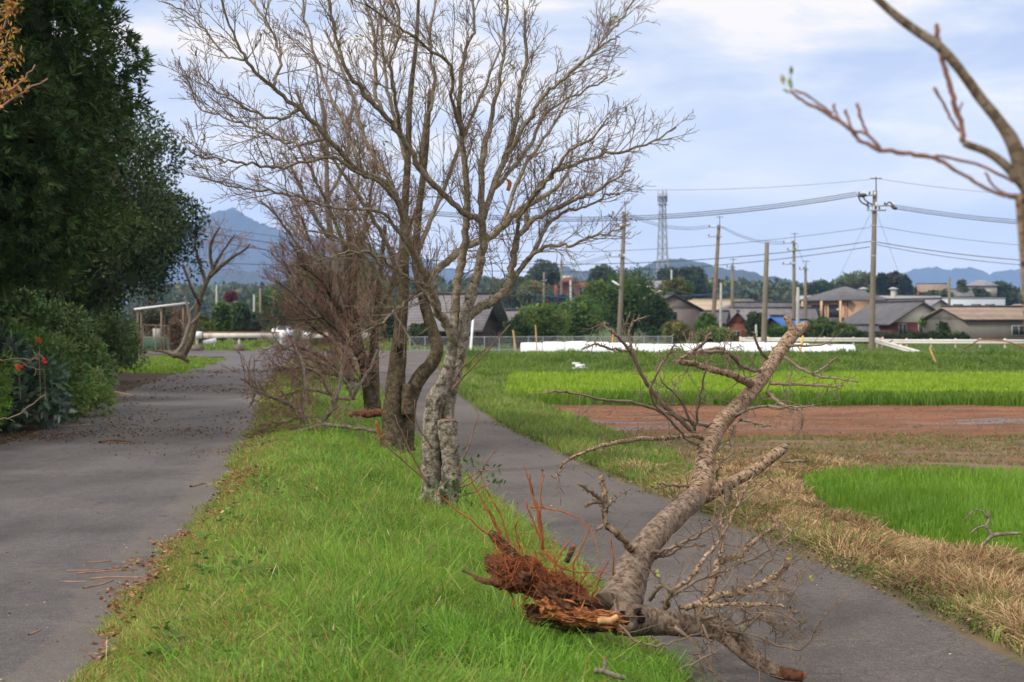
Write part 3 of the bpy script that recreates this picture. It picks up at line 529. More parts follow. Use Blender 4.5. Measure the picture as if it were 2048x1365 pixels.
limbs = [
 # left leaning limb
 [(907, 690, 0, 20), (896, 655, -.1, 19), (879, 627, -.2, 18), (862, 577, -.3, 18), (834, 520, -.5, 16), (817, 485, -.6, 15), (812, 440, -.7, 14), (796, 403, -.8, 13), (774, 370, -.9, 13), (722, 341, -1.1, 12), (656, 275, -1.3, 10), (598, 220, -1.5, 9), (546, 176, -1.7, 8), (492, 121, -1.9, 7), (466, 66, -2.0, 5), (437, -10, -2.1, 4)],
 # middle limb
 [(907, 672, 0, 18), (911, 620, .1, 18), (914, 565, .2, 17), (922, 527, .3, 16), (931, 477, .35, 15), (935, 403, .4, 13), (924, 275, .5, 11), (918, 190, .5, 9), (930, 110, .6, 7), (948, 50, .7, 6), (940, -30, .8, 5)],
 # right leader
 [(940, 600, 0, 20), (950, 565, .05, 19), (960, 530, .1, 18), (966, 490, .1, 17), (966, 440, .1, 15), (962, 370, .15, 13), (966, 311, .2, 12), (985, 230, .3, 9), (1000, 150, .4, 7), (1012, 60, .5, 6), (1018, -30, .5, 5)],
 # from right leader crossing to the upper left
 [(964, 440, .1, 13), (931, 429, 0, 12), (887, 388, -.2, 12), (840, 337, -.4, 12), (803, 275, -.6, 11), (766, 231, -.8, 10), (730, 187, -1, 10), (693, 143, -1.2, 8), (675, 84, -1.3, 6), (656, -10, -1.4, 5)],
 [(766, 231, -.8, 8), (751, 183, -.6, 8), (752, 92, -.4, 7), (740, 30, -.3, 5), (720, -20, -.3, 4)],
 [(924, 275, .5, 8), (905, 200, .2, 7), (902, 135, 0, 7), (840, 84, -.4, 6), (785, 48, -.7, 5), (730, 5, -1, 4)],
 # upper right
 [(966, 440, .1, 13), (985, 380, .2, 12), (1005, 330, .3, 11), (1030, 250, .4, 9), (1040, 180, .5, 8), (1050, 120, .6, 7), (1049, 20, .7, 5)],
 [(1005, 330, .3, 9), (1040, 270, .2, 8), (1080, 205, .1, 7), (1130, 155, 0, 6), (1175, 115, -.1, 5), (1215, 85, -.2, 4), (1240, 75, -.2, 3)],
 [(1130, 155, 0, 5), (1180, 110, .1, 4), (1215, 70, .2, 4), (1245, 35, .3, 3), (1268, -5, .3, 3)],
 [(985, 380, .2, 9), (1030, 335, .6, 8), (1060, 290, 1, 7), (1100, 220, 1.3, 5), (1160, 185, 1.5, 4), (1215, 155, 1.6, 3)],
 # right limb from the fork
 [(936, 635, .05, 20), (960, 615, .1, 18), (990, 598, .15, 17), (1014, 572, .2, 16), (1024, 530, .2, 14), (1034, 480, .2, 13), (1048, 460, .2, 10), (1079, 430, .2, 9), (1119, 415, .2, 8), (1158, 396, .2, 7), (1198, 381, .2, 6), (1235, 355, .2, 4), (1262, 340, .2, 3)],
 [(1045, 535, .25, 10), (1063, 509, .2, 8), (1105, 490, .1, 7), (1142, 490, 0, 6), (1185, 472, -.2, 5), (1224, 464, -.3, 4), (1261, 448, -.4, 3)],
 [(1014, 572, .2, 11), (1045, 535, .25, 10), (1075, 490, .3, 8), (1095, 450, .4, 7), (1130, 425, .5, 6), (1180, 410, .6, 5), (1215, 390, .7, 4), (1240, 390, .8, 3)],
 [(1048, 460, .2, 9), (1060, 400, .3, 9), (1100, 350, .4, 8), (1150, 330, .5, 7), (1200, 310, .6, 6), (1260, 298, .7, 5), (1310, 282, .8, 4), (1352, 255, .9, 3)],
 [(1034, 480, .2, 9), (1040, 430, 0, 8), (1080, 380, -.3, 8), (1110, 340, -.5, 7), (1140, 300, -.7, 6), (1180, 280, -.9, 5), (1215, 235, -1.1, 3)],
 # low left limbs
 [(796, 403, -.8, 9), (760, 365, -1.0, 8), (715, 345, -1.3, 7), (664, 315, -1.6, 7), (600, 327, -1.8, 6), (546, 333, -2, 6), (484, 326, -2.2, 5), (440, 318, -2.3, 4), (400, 312, -2.4, 3), (378, 300, -2.5, 3)],
 [(834, 520, -.5, 8), (774, 432, -1.0, 7), (722, 418, -1.2, 6), (656, 414, -1.4, 6), (583, 388, -1.6, 5), (510, 381, -1.8, 4), (455, 370, -1.9, 3), (400, 355, -2, 3)],
 [(862, 577, -.3, 9), (835, 565, -.8, 7), (800, 545, -1.2, 6), (770, 520, -1.5, 5), (735, 505, -1.8, 5), (690, 508, -2, 4), (640, 520, -2.2, 3), (600, 500, -2.3, 3)],
 [(879, 627, -.2, 8), (850, 590, -.9, 6), (820, 600, -1.2, 5), (790, 620, -1.5, 5), (760, 648, -1.7, 4), (745, 645, -1.8, 3), (725, 620, -1.9, 3)],
 [(598, 220, -1.5, 7), (560, 240, -1.6, 6), (510, 225, -1.8, 5), (470, 205, -2, 4), (430, 180, -2.1, 3), (396, 140, -2.2, 3)],
 [(656, 275, -1.3, 8), (600, 290, -1, 6), (545, 275, -.8, 5), (500, 255, -.7, 5), (450, 235, -.6, 4), (400, 215, -.5, 3), (370, 150, -.5, 3)],
 [(546, 176, -1.7, 7), (560, 120, -1.5, 6), (540, 60, -1.4, 5), (500, 0, -1.3, 5)],
 [(492, 121, -1.9, 5), (450, 110, -1.8, 4), (410, 60, -1.7, 4), (370, 25, -1.6, 3), (330, 5, -1.6, 3)],
 [(803, 275, -.6, 8), (790, 200, -.9, 7), (780, 130, -1.1, 6), (800, 60, -1.2, 5), (790, -10, -1.3, 4)],
 [(722, 341, -1.1, 8), (690, 250, -.6, 7), (660, 190, -.3, 6), (630, 110, -.1, 5), (610, 40, .1, 4), (600, -20, .2, 4)],
 [(840, 337, -.4, 8), (850, 250, -.1, 7), (870, 170, .1, 6), (860, 90, .2, 5), (870, 0, .3, 4)],
]
main, om, st1 = bare_tree('cherry_tree', 'nearest upright bare cherry tree, grey-barked, with a cut stump stem', (875, 1012), D1, [], limbs, 7, every=.105, L0=.66, lev=2, leaves=26, cfg=dict(CF, kids={1: 3.2, 2: 4.8, 3: 5}, rmin=.0027))
lo = [limb([(a_, b_, c_, w_ * .93) for a_, b_, c_, w_ in s], D1, 10) for s in stems]
tubes('trunk', lo, M['bark_base'], main, 24, .15, lumpf=5)
P, R = limb([(895, 1000, -.09, 46), (902, 960, -.12, 40), (903, 910, -.12, 38), (896, 870, -.10, 38), (896, 841, -.10, 38)], D1, 12); tubes('stump', [(P, R)], M['bark_base'], main, 24, .20, lumpf=7)
P, R = limb([(896, 842, -.10, 36), (896, 838.5, -.10, 32)], D1, 2); tubes('cut_face', [(P, R)], plain('old_cut_wood', (.20, .12, .075), .9, .4, 30, .4), main, 16)
for a_ in ([(850, 990, -.1, 20), (838, 1015, -.2, 14)], [(905, 985, -.15, 18), (908, 1015, -.25, 12)], [(875, 990, -.2, 18), (878, 1020, -.35, 14)]):
    tubes('root', [limb(a_, D1, 4)], M['bark_base'], main, 8, .15)
# suckers at the base
rnd = random.Random(3); o = {0: [], 1: []}
for (pp) in ([(905, 780), (960, 720), (1020, 650)], [(905, 770), (930, 730), (985, 690)], [(900, 980), (935, 900), (958, 830)], [(905, 985), (950, 960), (990, 900)], [(860, 985), (820, 900), (790, 830)], [(862, 975), (800, 915), (745, 870)], [(900, 990), (945, 950), (975, 940)], [(865, 900), (835, 850), (830, 800)], [(905, 1000), (945, 985), (985, 965)]):
    P, R = limb([(*q, -.1 - .2 * i, 4 - i) for i, q in enumerate(pp)], D1, 4, .006, np.random.RandomState(5)); o[1].append((P, R)); sprout(o, P, R, rnd, dict(CF, up=.3), .22, .25, 0, .4)
tubes('sucker_shoots', o[1] + o[0], M['twig_red'], main, 4)
rs = np.random.RandomState(77); C = np.array([W(px, py, D1 - .3) for px, py in [(900, 960), (915, 975), (925, 990), (945, 930), (960, 935), (985, 950), (998, 965), (905, 1000), (892, 1005), (930, 915), (940, 1000), (885, 985)] for _ in range(9)]); C += rs.normal(0, .04, C.shape)
leafmesh('sucker_foliage', C, rs.normal(0, 1, C.shape), .075, .035, jit(rs, (.07, .14, .025), len(C)), M['leaf'], main, rs)
P, R = limb([(1016, 382, .2, 8), (1020, 366, .2, 9), (1012, 358, .2, 3)], D1, 3); tubes('torn_bark', [(P, R)], M['orangewood'], main, 5)

# second tree, right behind
CR = dict(CF, rmin=.0034, kids={1: 3, 2: 4, 3: 4})
bare_tree('cherry_tree', 'dark mossy cherry tree with a round knot hole, right behind the grey cherry', (790, 898), 23.4,
 [[(788, 905, 0, 70), (788, 880, 0, 54), (786, 840, 0, 44), (788, 798, 0, 40), (793, 745, 0, 37), (797, 705, 0, 34), (801, 660, 0, 27), (806, 590, 0, 24), (808, 515, 0, 20), (808, 440, .1, 17), (815, 330, .2, 14), (820, 200, .3, 11), (832, 90, .4, 8), (838, -20, .5, 6)],
  [(808, 900, .1, 44), (812, 860, .1, 36), (820, 798, .1, 32), (841, 753, .1, 30), (863, 727, .1, 28), (874, 700, .1, 26), (866, 664, .15, 24), (852, 620, .2, 22), (842, 575, .3, 20), (832, 515, .4, 16), (838, 420, .5, 14), (852, 300, .6, 11), (860, 180, .7, 8)],
  [(815, 830, -.1, 26), (815, 798, -.1, 24), (816, 768, -.1, 22)],
  [(798, 700, -.15, 20), (797, 688, -.32, 20), (797, 686, -.40, 17)]],
 [[(845, 590, .3, 16), (870, 545, .5, 15), (900, 520, .6, 15), (924, 500, .7, 15), (979, 475, .8, 14), (1004, 455, .8, 14), (1040, 419, .8, 13), (1087, 393, .8, 10), (1113, 374, .8, 8), (1137, 340, .8, 6), (1145, 290, .8, 4)],
  [(806, 560, 0, 12), (770, 480, -.4, 10), (735, 420, -.7, 9), (690, 350, -1, 7), (640, 280, -1.2, 6), (590, 180, -1.4, 4)],
  [(808, 440, .1, 11), (780, 360, .3, 9), (740, 300, .5, 8), (700, 180, .8, 6), (650, 60, 1, 4)],
  [(832, 515, .4, 11), (870, 420, .6, 9), (905, 330, .8, 8), (950, 220, 1, 6), (1000, 100, 1.1, 4)],
  [(1004, 455, .8, 9), (1040, 350, 1.1, 8), (1080, 290, 1.3, 6), (1120, 230, 1.4, 5), (1150, 170, 1.4, 3)],
  [(797, 650, 0, 8), (760, 560, -.5, 7), (720, 500, -.8, 6), (660, 470, -1, 5), (600, 460, -1.2, 3)],
  [(815, 330, .2, 9), (790, 240, .2, 8), (770, 140, .2, 6), (760, 20, .3, 4)]],
 12, every=.20, L0=.95, lev=2, cfg=CR, mats=('bark_dark', 'bark_limb', 'twig'), group=None)
hole = W(797, 687, 23.4 - .415); P = np.array([hole, hole + (0, -.012, 0)]); ob = [o for o in scn.objects if o.name.startswith('cherry_tree') and o.get('label', '').startswith('dark mossy')][0]
tubes('knot_hole', [(P, np.array([.055, .052]))], M['bark_char'], ob, 12)
tubes('torn_wood', [limb([(752, 842, -.45, 4), (755, 856, -.4, 8), (760, 872, -.35, 9), (764, 886, -.3, 3)], 23.4, 4)], M['orangewood'], ob, 9, .5, lumpf=16)
# bushy reddish row behind
CB = dict(CF, seg=.22, rmin=.0055, zig=.12, up=.22, kids={1: 4, 2: 4, 3: 4}, ang=(20, 50))
bare_tree('cherry_tree', 'forked dark cherry stump-tree with red twigs, third in the row', (742, 822), 34,
 [[(745, 828, 0, 34), (738, 780, 0, 26), (730, 735, 0, 23), (718, 693, 0, 20), (706, 620, 0, 16), (700, 520, .2, 12), (695, 430, .3, 9)], [(750, 820, 0, 26), (746, 760, 0, 24), (748, 700, 0, 20), (752, 640, 0, 14), (760, 560, 0, 10), (770, 450, 0, 8)]],
 [[(718, 693, 0, 12), (680, 620, -.8, 9), (640, 560, -1.4, 7), (600, 530, -2, 5)], [(706, 620, 0, 10), (720, 500, .5, 8), (740, 400, .9, 6), (750, 300, 1, 4)], [(752, 640, 0, 10), (790, 560, .5, 8), (810, 480, 1, 6), (840, 400, 1.2, 4)], [(700, 520, .2, 9), (660, 420, .4, 7), (620, 340, .5, 5), (590, 280, .6, 3)], [(735, 740, 0, 9), (700, 690, -1.2, 7), (650, 640, -1.9, 5), (610, 640, -2.2, 4)]],
 21, every=.11, L0=1.2, lev=2, cfg=CB, mats=('bark_dark', 'bark_dark', 'twig_red'), stemcfg=(.4, 1.0, .35))
bare_tree('cherry_tree', 'pale slender cherry tree with an upright leader, fourth in the row', (702, 780), 45,
 [[(705, 792, 0, 22), (698, 740, 0, 18), (690, 690, 0, 16), (683, 640, 0, 15), (675, 560, 0, 13), (662, 480, 0, 12), (655, 400, 0, 11), (653, 330, 0, 9), (650, 250, 0, 8), (638, 183, 0, 5), (630, 120, 0, 4)]],
 [[(683, 640, 0, 9), (645, 560, -1, 8), (600, 500, -1.8, 6), (560, 440, -2.4, 5), (520, 400, -2.6, 4)], [(675, 560, 0, 8), (700, 460, .6, 7), (715, 380, 1, 5), (720, 290, 1.2, 4)], [(662, 480, 0, 8), (620, 420, -.5, 7), (590, 350, -.9, 5), (560, 300, -1, 4)], [(655, 400, 0, 7), (690, 330, .6, 6), (700, 250, .9, 4), (710, 200, 1, 3)], [(690, 690, 0, 8), (640, 640, -1.5, 7), (590, 590, -2.4, 5), (550, 560, -3, 4)], [(690, 690, 0, 8), (735, 620, 1, 7), (760, 540, 1.5, 5)]],
 22, every=.14, L0=1.5, lev=2, cfg=CB, mats=('bark_pale', 'bark_pale', 'twig_red'), stemcfg=(.45, 1.2, .3))
bare_tree('cherry_tree', 'low spreading cherry tree with a haze of red twigs, fifth in the row', (672, 745), 60,
 [[(674, 752, 0, 16), (668, 710, 0, 13), (662, 660, 0, 12), (655, 600, 0, 10), (650, 540, 0, 8), (646, 480, 0, 5)]],
 [[(662, 660, 0, 8), (630, 600, -1, 7), (590, 560, -2, 5), (565, 520, -2.5, 4)], [(655, 600, 0, 7), (690, 540, 1, 6), (715, 480, 1.5, 4)], [(660, 680, 0, 7), (620, 650, -2, 6), (585, 620, -3, 4)], [(650, 540, 0, 6), (620, 480, -1, 5), (600, 430, -1.4, 4)], [(664, 690, 0, 7), (710, 640, 1.5, 6), (740, 600, 2, 4)]],
 23, every=.12, L0=1.8, lev=2, cfg=dict(CB, rmin=.008, seg=.3), mats=('bark_pale', 'bark_dark', 'twig_red'), stemcfg=(.4, 1.5, .2))
# leaning bare tree left, by the shelter
CL = dict(CB, rmin=.007, seg=.25, up=.05)
bare_tree('bare_tree', 'leaning half-bare tree with a curved trunk left of the barrier', (366, 715), 72,
 [[(362, 718, 0, 15), (383, 680, 0, 12), (391, 640, 0, 11), (403, 590, 0, 10), (418, 555, 0, 8), (432, 525, 0, 6)]],
 [[(418, 555, 0, 9), (440, 535, 0, 8), (465, 515, .5, 6), (490, 500, .8, 4), (500, 488, 1, 3)], [(412, 570, 0, 8), (400, 530, 0, 7), (390, 490, -.5, 5), (395, 460, -.5, 3)], [(425, 540, 0, 7), (420, 500, 0, 6), (430, 470, 0, 4), (440, 455, 0, 3)], [(432, 525, 0, 6), (455, 490, 0, 4), (470, 470, 0, 3)], [(400, 610, 0, 7), (380, 570, -1, 5), (365, 530, -1, 4)]],
 31, every=.28, L0=1.3, lev=2, cfg=CL, mats=('bark_dark', 'bark_dark', 'twig_red'))
bare_tree('bare_tree', 'thin pale curved sapling leaning in front of the shelter', (350, 710), 68,
 [[(348, 712, 0, 10), (366, 690, 0, 10), (376, 660, 0, 9), (380, 640, 0, 7), (376, 618, 0, 6), (372, 600, 0, 4)], [(380, 650, 0, 6), (395, 635, 0, 4), (400, 625, 0, 3)], [(378, 625, 0, 5), (390, 610, 0, 3), (392, 598, 0, 2)]],
 [[(366, 690, 0, 4), (372, 665, 0, 3), (360, 640, 0, 2)]], 32, every=.8, L0=.5, lev=1, cfg=CL, mats=('bark_pale', 'bark_pale', 'twig_red'))

# ------------------------------------------------------------------ the fallen tree
DF = 10.2
fall = empty('fallen_tree', G(1240, 1255), 'uprooted cherry tree with torn orange roots, leaning over the right path', 'fallen tree')
rs = np.random.RandomState(90); rnd = random.Random(90)
ft = [(1232, 1222, -.1, 110), (1248, 1188, 0, 92), (1262, 1148, .1, 74), (1280, 1112, .2, 63), (1300, 1083, .35, 58), (1332, 1048, .6, 54), (1362, 1020, .8, 52), (1388, 998, 1.0, 50), (1404, 965, 1.2, 48), (1410, 915, 1.45, 43), (1431, 865, 1.75, 39), (1448, 836, 2.0, 36)]
ft = [(a_, b_, c_, w_ * .93) for a_, b_, c_, w_ in ft]
tubes('trunk', [limb(ft[:8], DF, 8)], M['bark_fallen_low'], fall, 20, .10, lumpf=7)
fu = [(1375, 1010, .9, 50), (1396, 985, 1.1, 50), (1406, 955, 1.25, 47), (1410, 912, 1.45, 43), (1422, 880, 1.65, 41), (1440, 850, 1.9, 37), (1462, 826, 2.1, 34), (1496, 791, 2.4, 33), (1522, 759, 2.65, 31), (1544, 726, 2.9, 29), (1568, 692, 3.15, 29), (1584, 672, 3.3, 28), (1600, 659, 3.4, 22), (1609, 652, 3.45, 21)]
fu = [(a_, b_, c_, w_ * .92) for a_, b_, c_, w_ in fu]
tubes('upper_trunk', [limb(fu, DF, 8)], M['bark_fallen'], fall, 18, .07, lumpf=8)
tubes('cut_face', [limb([(1609, 652, 3.44, 20), (1611, 650.5, 3.46, 19)], DF, 2)], M['bark_pale'], fall, 14)
tubes('limb', [limb([(1588, 672, 3.3, 18), (1583, 655, 3.3, 16), (1575, 640, 3.3, 13), (1570, 632, 3.3, 9)], DF, 5)], M['bark_fallen'], fall, 10, .2)
tubes('limb', [limb([(1405, 995, 1.15, 30), (1430, 982, 1.2, 30), (1467, 963, 1.3, 25), (1509, 941, 1.4, 23), (1544, 914, 1.5, 23), (1568, 897, 1.55, 20)], DF, 6)], M['bark_fallen'], fall, 14, .12)
tubes('cut_face', [limb([(1568, 897, 1.55, 19), (1569, 896, 1.57, 18)], DF, 2)], M['bark_pale'], fall, 12)
tubes('limb_stub', [limb([(1452, 970, 1.2, 16), (1456, 990, 1.1, 16), (1453, 1010, 1.05, 12)], DF, 4)], M['bark_dark'], fall, 8, .3)
lowl = [(1240, 1238, -.25, 70), (1289, 1240, -.1, 62), (1347, 1246, -.1, 52), (1400, 1250, -.1, 46), (1440, 1262, -.15, 44), (1480, 1293, -.25, 40), (1515, 1322, -.3, 34), (1554, 1343, -.35, 28), (1585, 1351, -.35, 24), (1606, 1355, -.35, 21)]
tubes('lower_limb', [limb(lowl, DF, 7)], M['bark_fallen_low'], fall, 16, .14, lumpf=7)
tubes('broken_end', [limb([(1556, 1344, -.36, 30), (1585, 1350, -.36, 27), (1604, 1354, -.36, 22)], DF, 4)], M['rootdark'], fall, 12, .25)
tubes('split_tip', [limb([(1602, 1354, -.36, 18), (1612, 1350, -.36, 9)], DF, 3)], M['orangewood'], fall, 8, .4)
o = {0: [], 1: [], 2: [], 3: []}
CT = dict(CF, seg=.07, zig=.15, up=.05, kids={1: 3.5, 2: 5, 3: 4}, rmin=.0021, ang=(35, 70), lr=(.3, .55))
FL = [
 ([(1412, 878, 1.6, 11), (1389, 872, 1.4, 9), (1350, 876, 1.2, 9), (1319, 878, 1.0, 9), (1273, 878, .8, 9), (1222, 888, .6, 9), (1186, 897, .5, 7), (1144, 917, .4, 6), (1128, 926, .3, 5), (1120, 942, .3, 4), (1109, 957, .2, 2)], .22, .22, 1),
 ([(1395, 872, 1.6, 8), (1375, 855, 1.5, 9), (1354, 836, 1.4, 9), (1319, 800, 1.3, 9), (1290, 759, 1.2, 8), (1261, 704, 1.1, 7), (1235, 672, 1.0, 6), (1218, 660, .9, 4), (1209, 648, .9, 3), (1205, 646, .9, 2)], .20, .26, 1),
 ([(1261, 704, 1.1, 5), (1259, 670, 1.1, 5), (1262, 652, 1.1, 5), (1273, 640, 1.1, 4), (1296, 634, 1.1, 2)], .12, .08, 0),
 ([(1258, 702, 1.1, 5), (1225, 699, 1.0, 5), (1196, 689, .9, 5), (1178, 693, .9, 4), (1163, 699, .9, 3)], .16, .09, 0),
 ([(1440, 846, 1.9, 9), (1405, 850, 1.7, 8), (1367, 838, 1.5, 7), (1322, 824, 1.3, 7), (1261, 804, 1.1, 6), (1202, 800, .9, 5), (1157, 788, .8, 4), (1115, 784, .7, 4), (1086, 789, .6, 2)], .20, .25, 1),
 ([(1500, 768, 2.4, 20), (1480, 757, 2.2, 16), (1451, 746, 2.1, 14), (1418, 739, 2.0, 13), (1385, 728, 1.9, 12), (1354, 723, 1.8, 11)], .12, .35, 2),
 ([(1356, 723, 1.8, 7), (1370, 713, 1.7, 6), (1388, 702, 1.7, 6), (1405, 688, 1.6, 5), (1422, 664, 1.6, 3)], .10, .14, 1),
 ([(1525, 742, 2.6, 8), (1505, 741, 2.5, 8), (1483, 733, 2.4, 8), (1460, 709, 2.2, 8), (1430, 704, 2.1, 7), (1396, 706, 2, 6), (1372, 716, 1.9, 4)], .12, .3, 1),
 ([(1450, 700, 2.2, 7), (1437, 698, 2.2, 9), (1415, 702, 2.1, 8), (1400, 704, 2.0, 5)], .2, .1, 1),
 ([(1400, 890, 1.6, 7), (1375, 880, 1.2, 6), (1340, 840, .9, 6), (1300, 790, .6, 5), (1330, 720, .5, 4), (1350, 690, .5, 3)], .18, .25, 1),
 ([(1389, 862, 1.6, 6), (1395, 830, 1.5, 5), (1400, 790, 1.4, 5), (1408, 750, 1.3, 4), (1418, 720, 1.2, 3)], .18, .16, 1),
 ([(1385, 850, 1.5, 6), (1360, 800, 1.4, 5), (1330, 770, 1.3, 4), (1316, 735, 1.3, 3), (1320, 700, 1.3, 3)], .18, .18, 1),
 ([(1541, 767, 2.6, 8), (1580, 768, 2.5, 6), (1620, 770, 2.4, 5), (1660, 774, 2.3, 4), (1685, 771, 2.2, 2)], .10, .2, 1),
 ([(1568, 715, 2.9, 8), (1596, 733, 2.8, 6), (1628, 750, 2.7, 6), (1670, 757, 2.6, 4), (1717, 765, 2.5, 3)], .18, .22, 0),
 ([(1628, 750, 2.7, 5), (1650, 735, 2.7, 4), (1673, 716, 2.7, 3)], .2, .1, 0),
 ([(1535, 785, 2.5, 9), (1558, 805, 2.2, 7), (1585, 818, 2.0, 6), (1602, 822, 1.9, 5), (1603, 858, 1.9, 3)], .12, .3, 1),
 ([(1472, 832, 2.0, 8), (1490, 822, 1.8, 6), (1530, 813, 1.6, 5), (1570, 815, 1.4, 4), (1628, 811, 1.2, 3)], .12, .3, 1),
 ([(1480, 840, 2.1, 7), (1510, 846, 2.0, 6), (1542, 853, 1.9, 4)], .3, .15, 0),
 ([(1470, 855, 2.0, 7), (1462, 880, 1.8, 6), (1464, 905, 1.6, 5), (1440, 930, 1.5, 4), (1432, 960, 1.4, 3)], .14, .25, 1),
 ([(1575, 690, 3.1, 7), (1600, 692, 3.0, 5), (1640, 690, 2.9, 4), (1662, 688, 2.8, 2)], .14, .2, 0),
 ([(1545, 730, 2.9, 7), (1520, 700, 2.8, 6), (1508, 670, 2.7, 4), (1503, 665, 2.7, 3)], .2, .2, 0),
 ([(1563, 923, 1.5, 5), (1585, 924, 1.4, 6), (1612, 921, 1.3, 5)], .3, .05, 0),
 ([(1400, 970, 1.2, 8), (1372, 972, 1.0, 6), (1340, 970, .9, 5), (1318, 968, .8, 3)], .16, .25, 1),
 ([(1358, 972, 1.0, 5), (1355, 990, .9, 4), (1345, 1002, .9, 3)], .3, .05, 0),
 # standing forked branch left of the trunk
 ([(1262, 1100, .1, 16), (1246, 1080, 0, 13), (1230, 1064, -.1, 13), (1211, 1044, -.1, 13), (1210, 1010, -.1, 12), (1207, 978, -.1, 11), (1202, 952, -.1, 9)], .4, .12, 0),
 ([(1209, 1004, -.1, 9), (1195, 993, -.15, 8), (1179, 984, -.2, 7), (1154, 967, -.25, 5)], .4, .06, 0),
 ([(1208, 1005, -.1, 9), (1190, 1004, -.15, 9), (1170, 1013, -.2, 7)], .4, .06, 0),
 ([(1213, 1050, -.1, 8), (1203, 1053, -.15, 7), (1194, 1060, -.15, 5)], .4, .05, 0),
 ([(1211, 1022, -.1, 4), (1230, 1000, -.1, 3), (1262, 978, 0, 3)], .2, .05, 0),
 # upright shoots from the lower limb
 ([(1330, 1215, -.2, 12), (1340, 1190, -.3, 10), (1386, 1150, -.3, 9), (1420, 1105, -.25, 8), (1441, 1080, -.2, 6), (1465, 1030, -.1, 5), (1507, 952, 0, 3)], .16, .3, 1),
 ([(1395, 1235, -.1, 18), (1414, 1189, -.1, 17), (1429, 1150, 0, 16), (1441, 1111, .1, 12), (1446, 1060, .2, 8), (1440, 1030, .3, 5)], .14, .3, 1),
 ([(1436, 1125, .05, 14), (1460, 1116, .1, 14), (1482, 1112, .1, 12), (1495, 1095, .15, 10), (1520, 1075, .2, 8), (1550, 1050, .3, 7)], .16, .3, 1),
 ([(1359, 1215, -.3, 10), (1400, 1210, -.4, 9), (1429, 1211, -.5, 9), (1523, 1209, -.6, 8), (1570, 1214, -.6, 5), (1600, 1226, -.6, 3)], .10, .35, 2),
 ([(1370, 1218, -.4, 12), (1430, 1196, -.35, 14), (1480, 1185, -.3, 14), (1530, 1165, -.25, 13), (1566, 1140, -.2, 12), (1578, 1130, -.2, 10)], .10, .35, 2),
 ([(1300, 1200, -.2, 9), (1325, 1170, -.35, 8), (1345, 1190, -.4, 6), (1310, 1150, -.4, 5), (1300, 1140, -.4, 3)], .12, .22, 1),
 ([(1400, 1238, -.2, 8), (1450, 1230, -.3, 7), (1470, 1250, -.3, 6), (1510, 1235, -.35, 5), (1560, 1250, -.4, 3)], .10, .35, 2),
 ([(1350, 1255, -.4, 8), (1400, 1300, -.5, 6), (1425, 1345, -.55, 4)], .12, .25, 1),
 ([(1325, 1205, -.2, 6), (1380, 1170, -.2, 6), (1450, 1140, -.1, 5), (1520, 1110, 0, 4), (1590, 1060, .1, 3)], .12, .3, 1),
 ([(1290, 1105, .2, 8), (1330, 1100, .1, 7), (1380, 1080, .1, 6), (1430, 1050, .1, 5), (1480, 1010, .2, 3), (1540, 960, .3, 3)], .12, .3, 1),
 ([(1310, 1115, .2, 9), (1345, 1105, .1, 9), (1360, 1095, .1, 6), (1410, 1090, .1, 4)], .14, .25, 1),
 ([(1500, 1160, -.1, 6), (1540, 1120, 0, 5), (1560, 1080, .1, 4), (1566, 1040, .1, 3)], .12, .3, 1),
 ([(1420, 1250, -.3, 6), (1520, 1275, -.4, 5), (1600, 1300, -.4, 4), (1640, 1240, -.4, 2)], .14, .3, 1),
 ([(1470, 1280, -.3, 5), (1540, 1220, -.4, 4), (1600, 1250, -.4, 3)], .12, .25, 1),
 ([(1230, 1200, -.4, 6), (1240, 1250, -.5, 5), (1290, 1290, -.6, 5), (1350, 1285, -.6, 4), (1405, 1265, -.6, 3)], .2, .2, 0),
 ([(1170, 1290, -.6, 5), (1260, 1320, -.65, 5), (1330, 1350, -.7, 4), (1420, 1310, -.7, 4), (1440, 1305, -.7, 4)], .2, .15, 0),
 ([(1405, 1250, -.5, 5), (1420, 1300, -.6, 5), (1425, 1340, -.6, 4), (1440, 1365, -.6, 4)], .2, .2, 1),
]
for i, (pp, ev, l0, lv) in enumerate(FL):
    P, R = limb(pp, DF, 5, .004, rs); low = i >= 24
    tubes('branch', [(P, R)], M['bark_fallen'] if pp[0][3] > 9 else M['twig_grey'], fall, 7, .10, lumpf=14)
    sprout(o, P, R, rnd, CT, ev * (.62 if low else .75), l0 * (1.25 if low else 1.2), lv, .1)
    # knobby spur shoots
    for k in range(int(len(P) * 1.3)):
        a = rnd.randrange(1, len(P) - 1); v = Vector((rnd.gauss(0, 1), rnd.gauss(0, 1), rnd.gauss(0, 1))).normalized(); q = Vector(P[a]); l = rnd.uniform(.012, .04)
        o[0].append((np.array([q, q + v * l * .6, q + v * l]), np.array([.0035, .003, .004])))
tubes('twigs', o[2] + o[1] + o[0], M['twig'], fall, 4, kind='stuff')
ends = [t for t in o[0] if t[0][0][2] < 1.2]; C = np.array([ends[rnd.randrange(len(ends))][0][-1] for _ in range(26)]); C = np.repeat(C, 2, 0)
leafmesh('foliage', C, rs.normal(0, 1, C.shape), .035, .02, jit(rs, (.35, .34, .05), len(C)), M['leaf'], fall, rs)
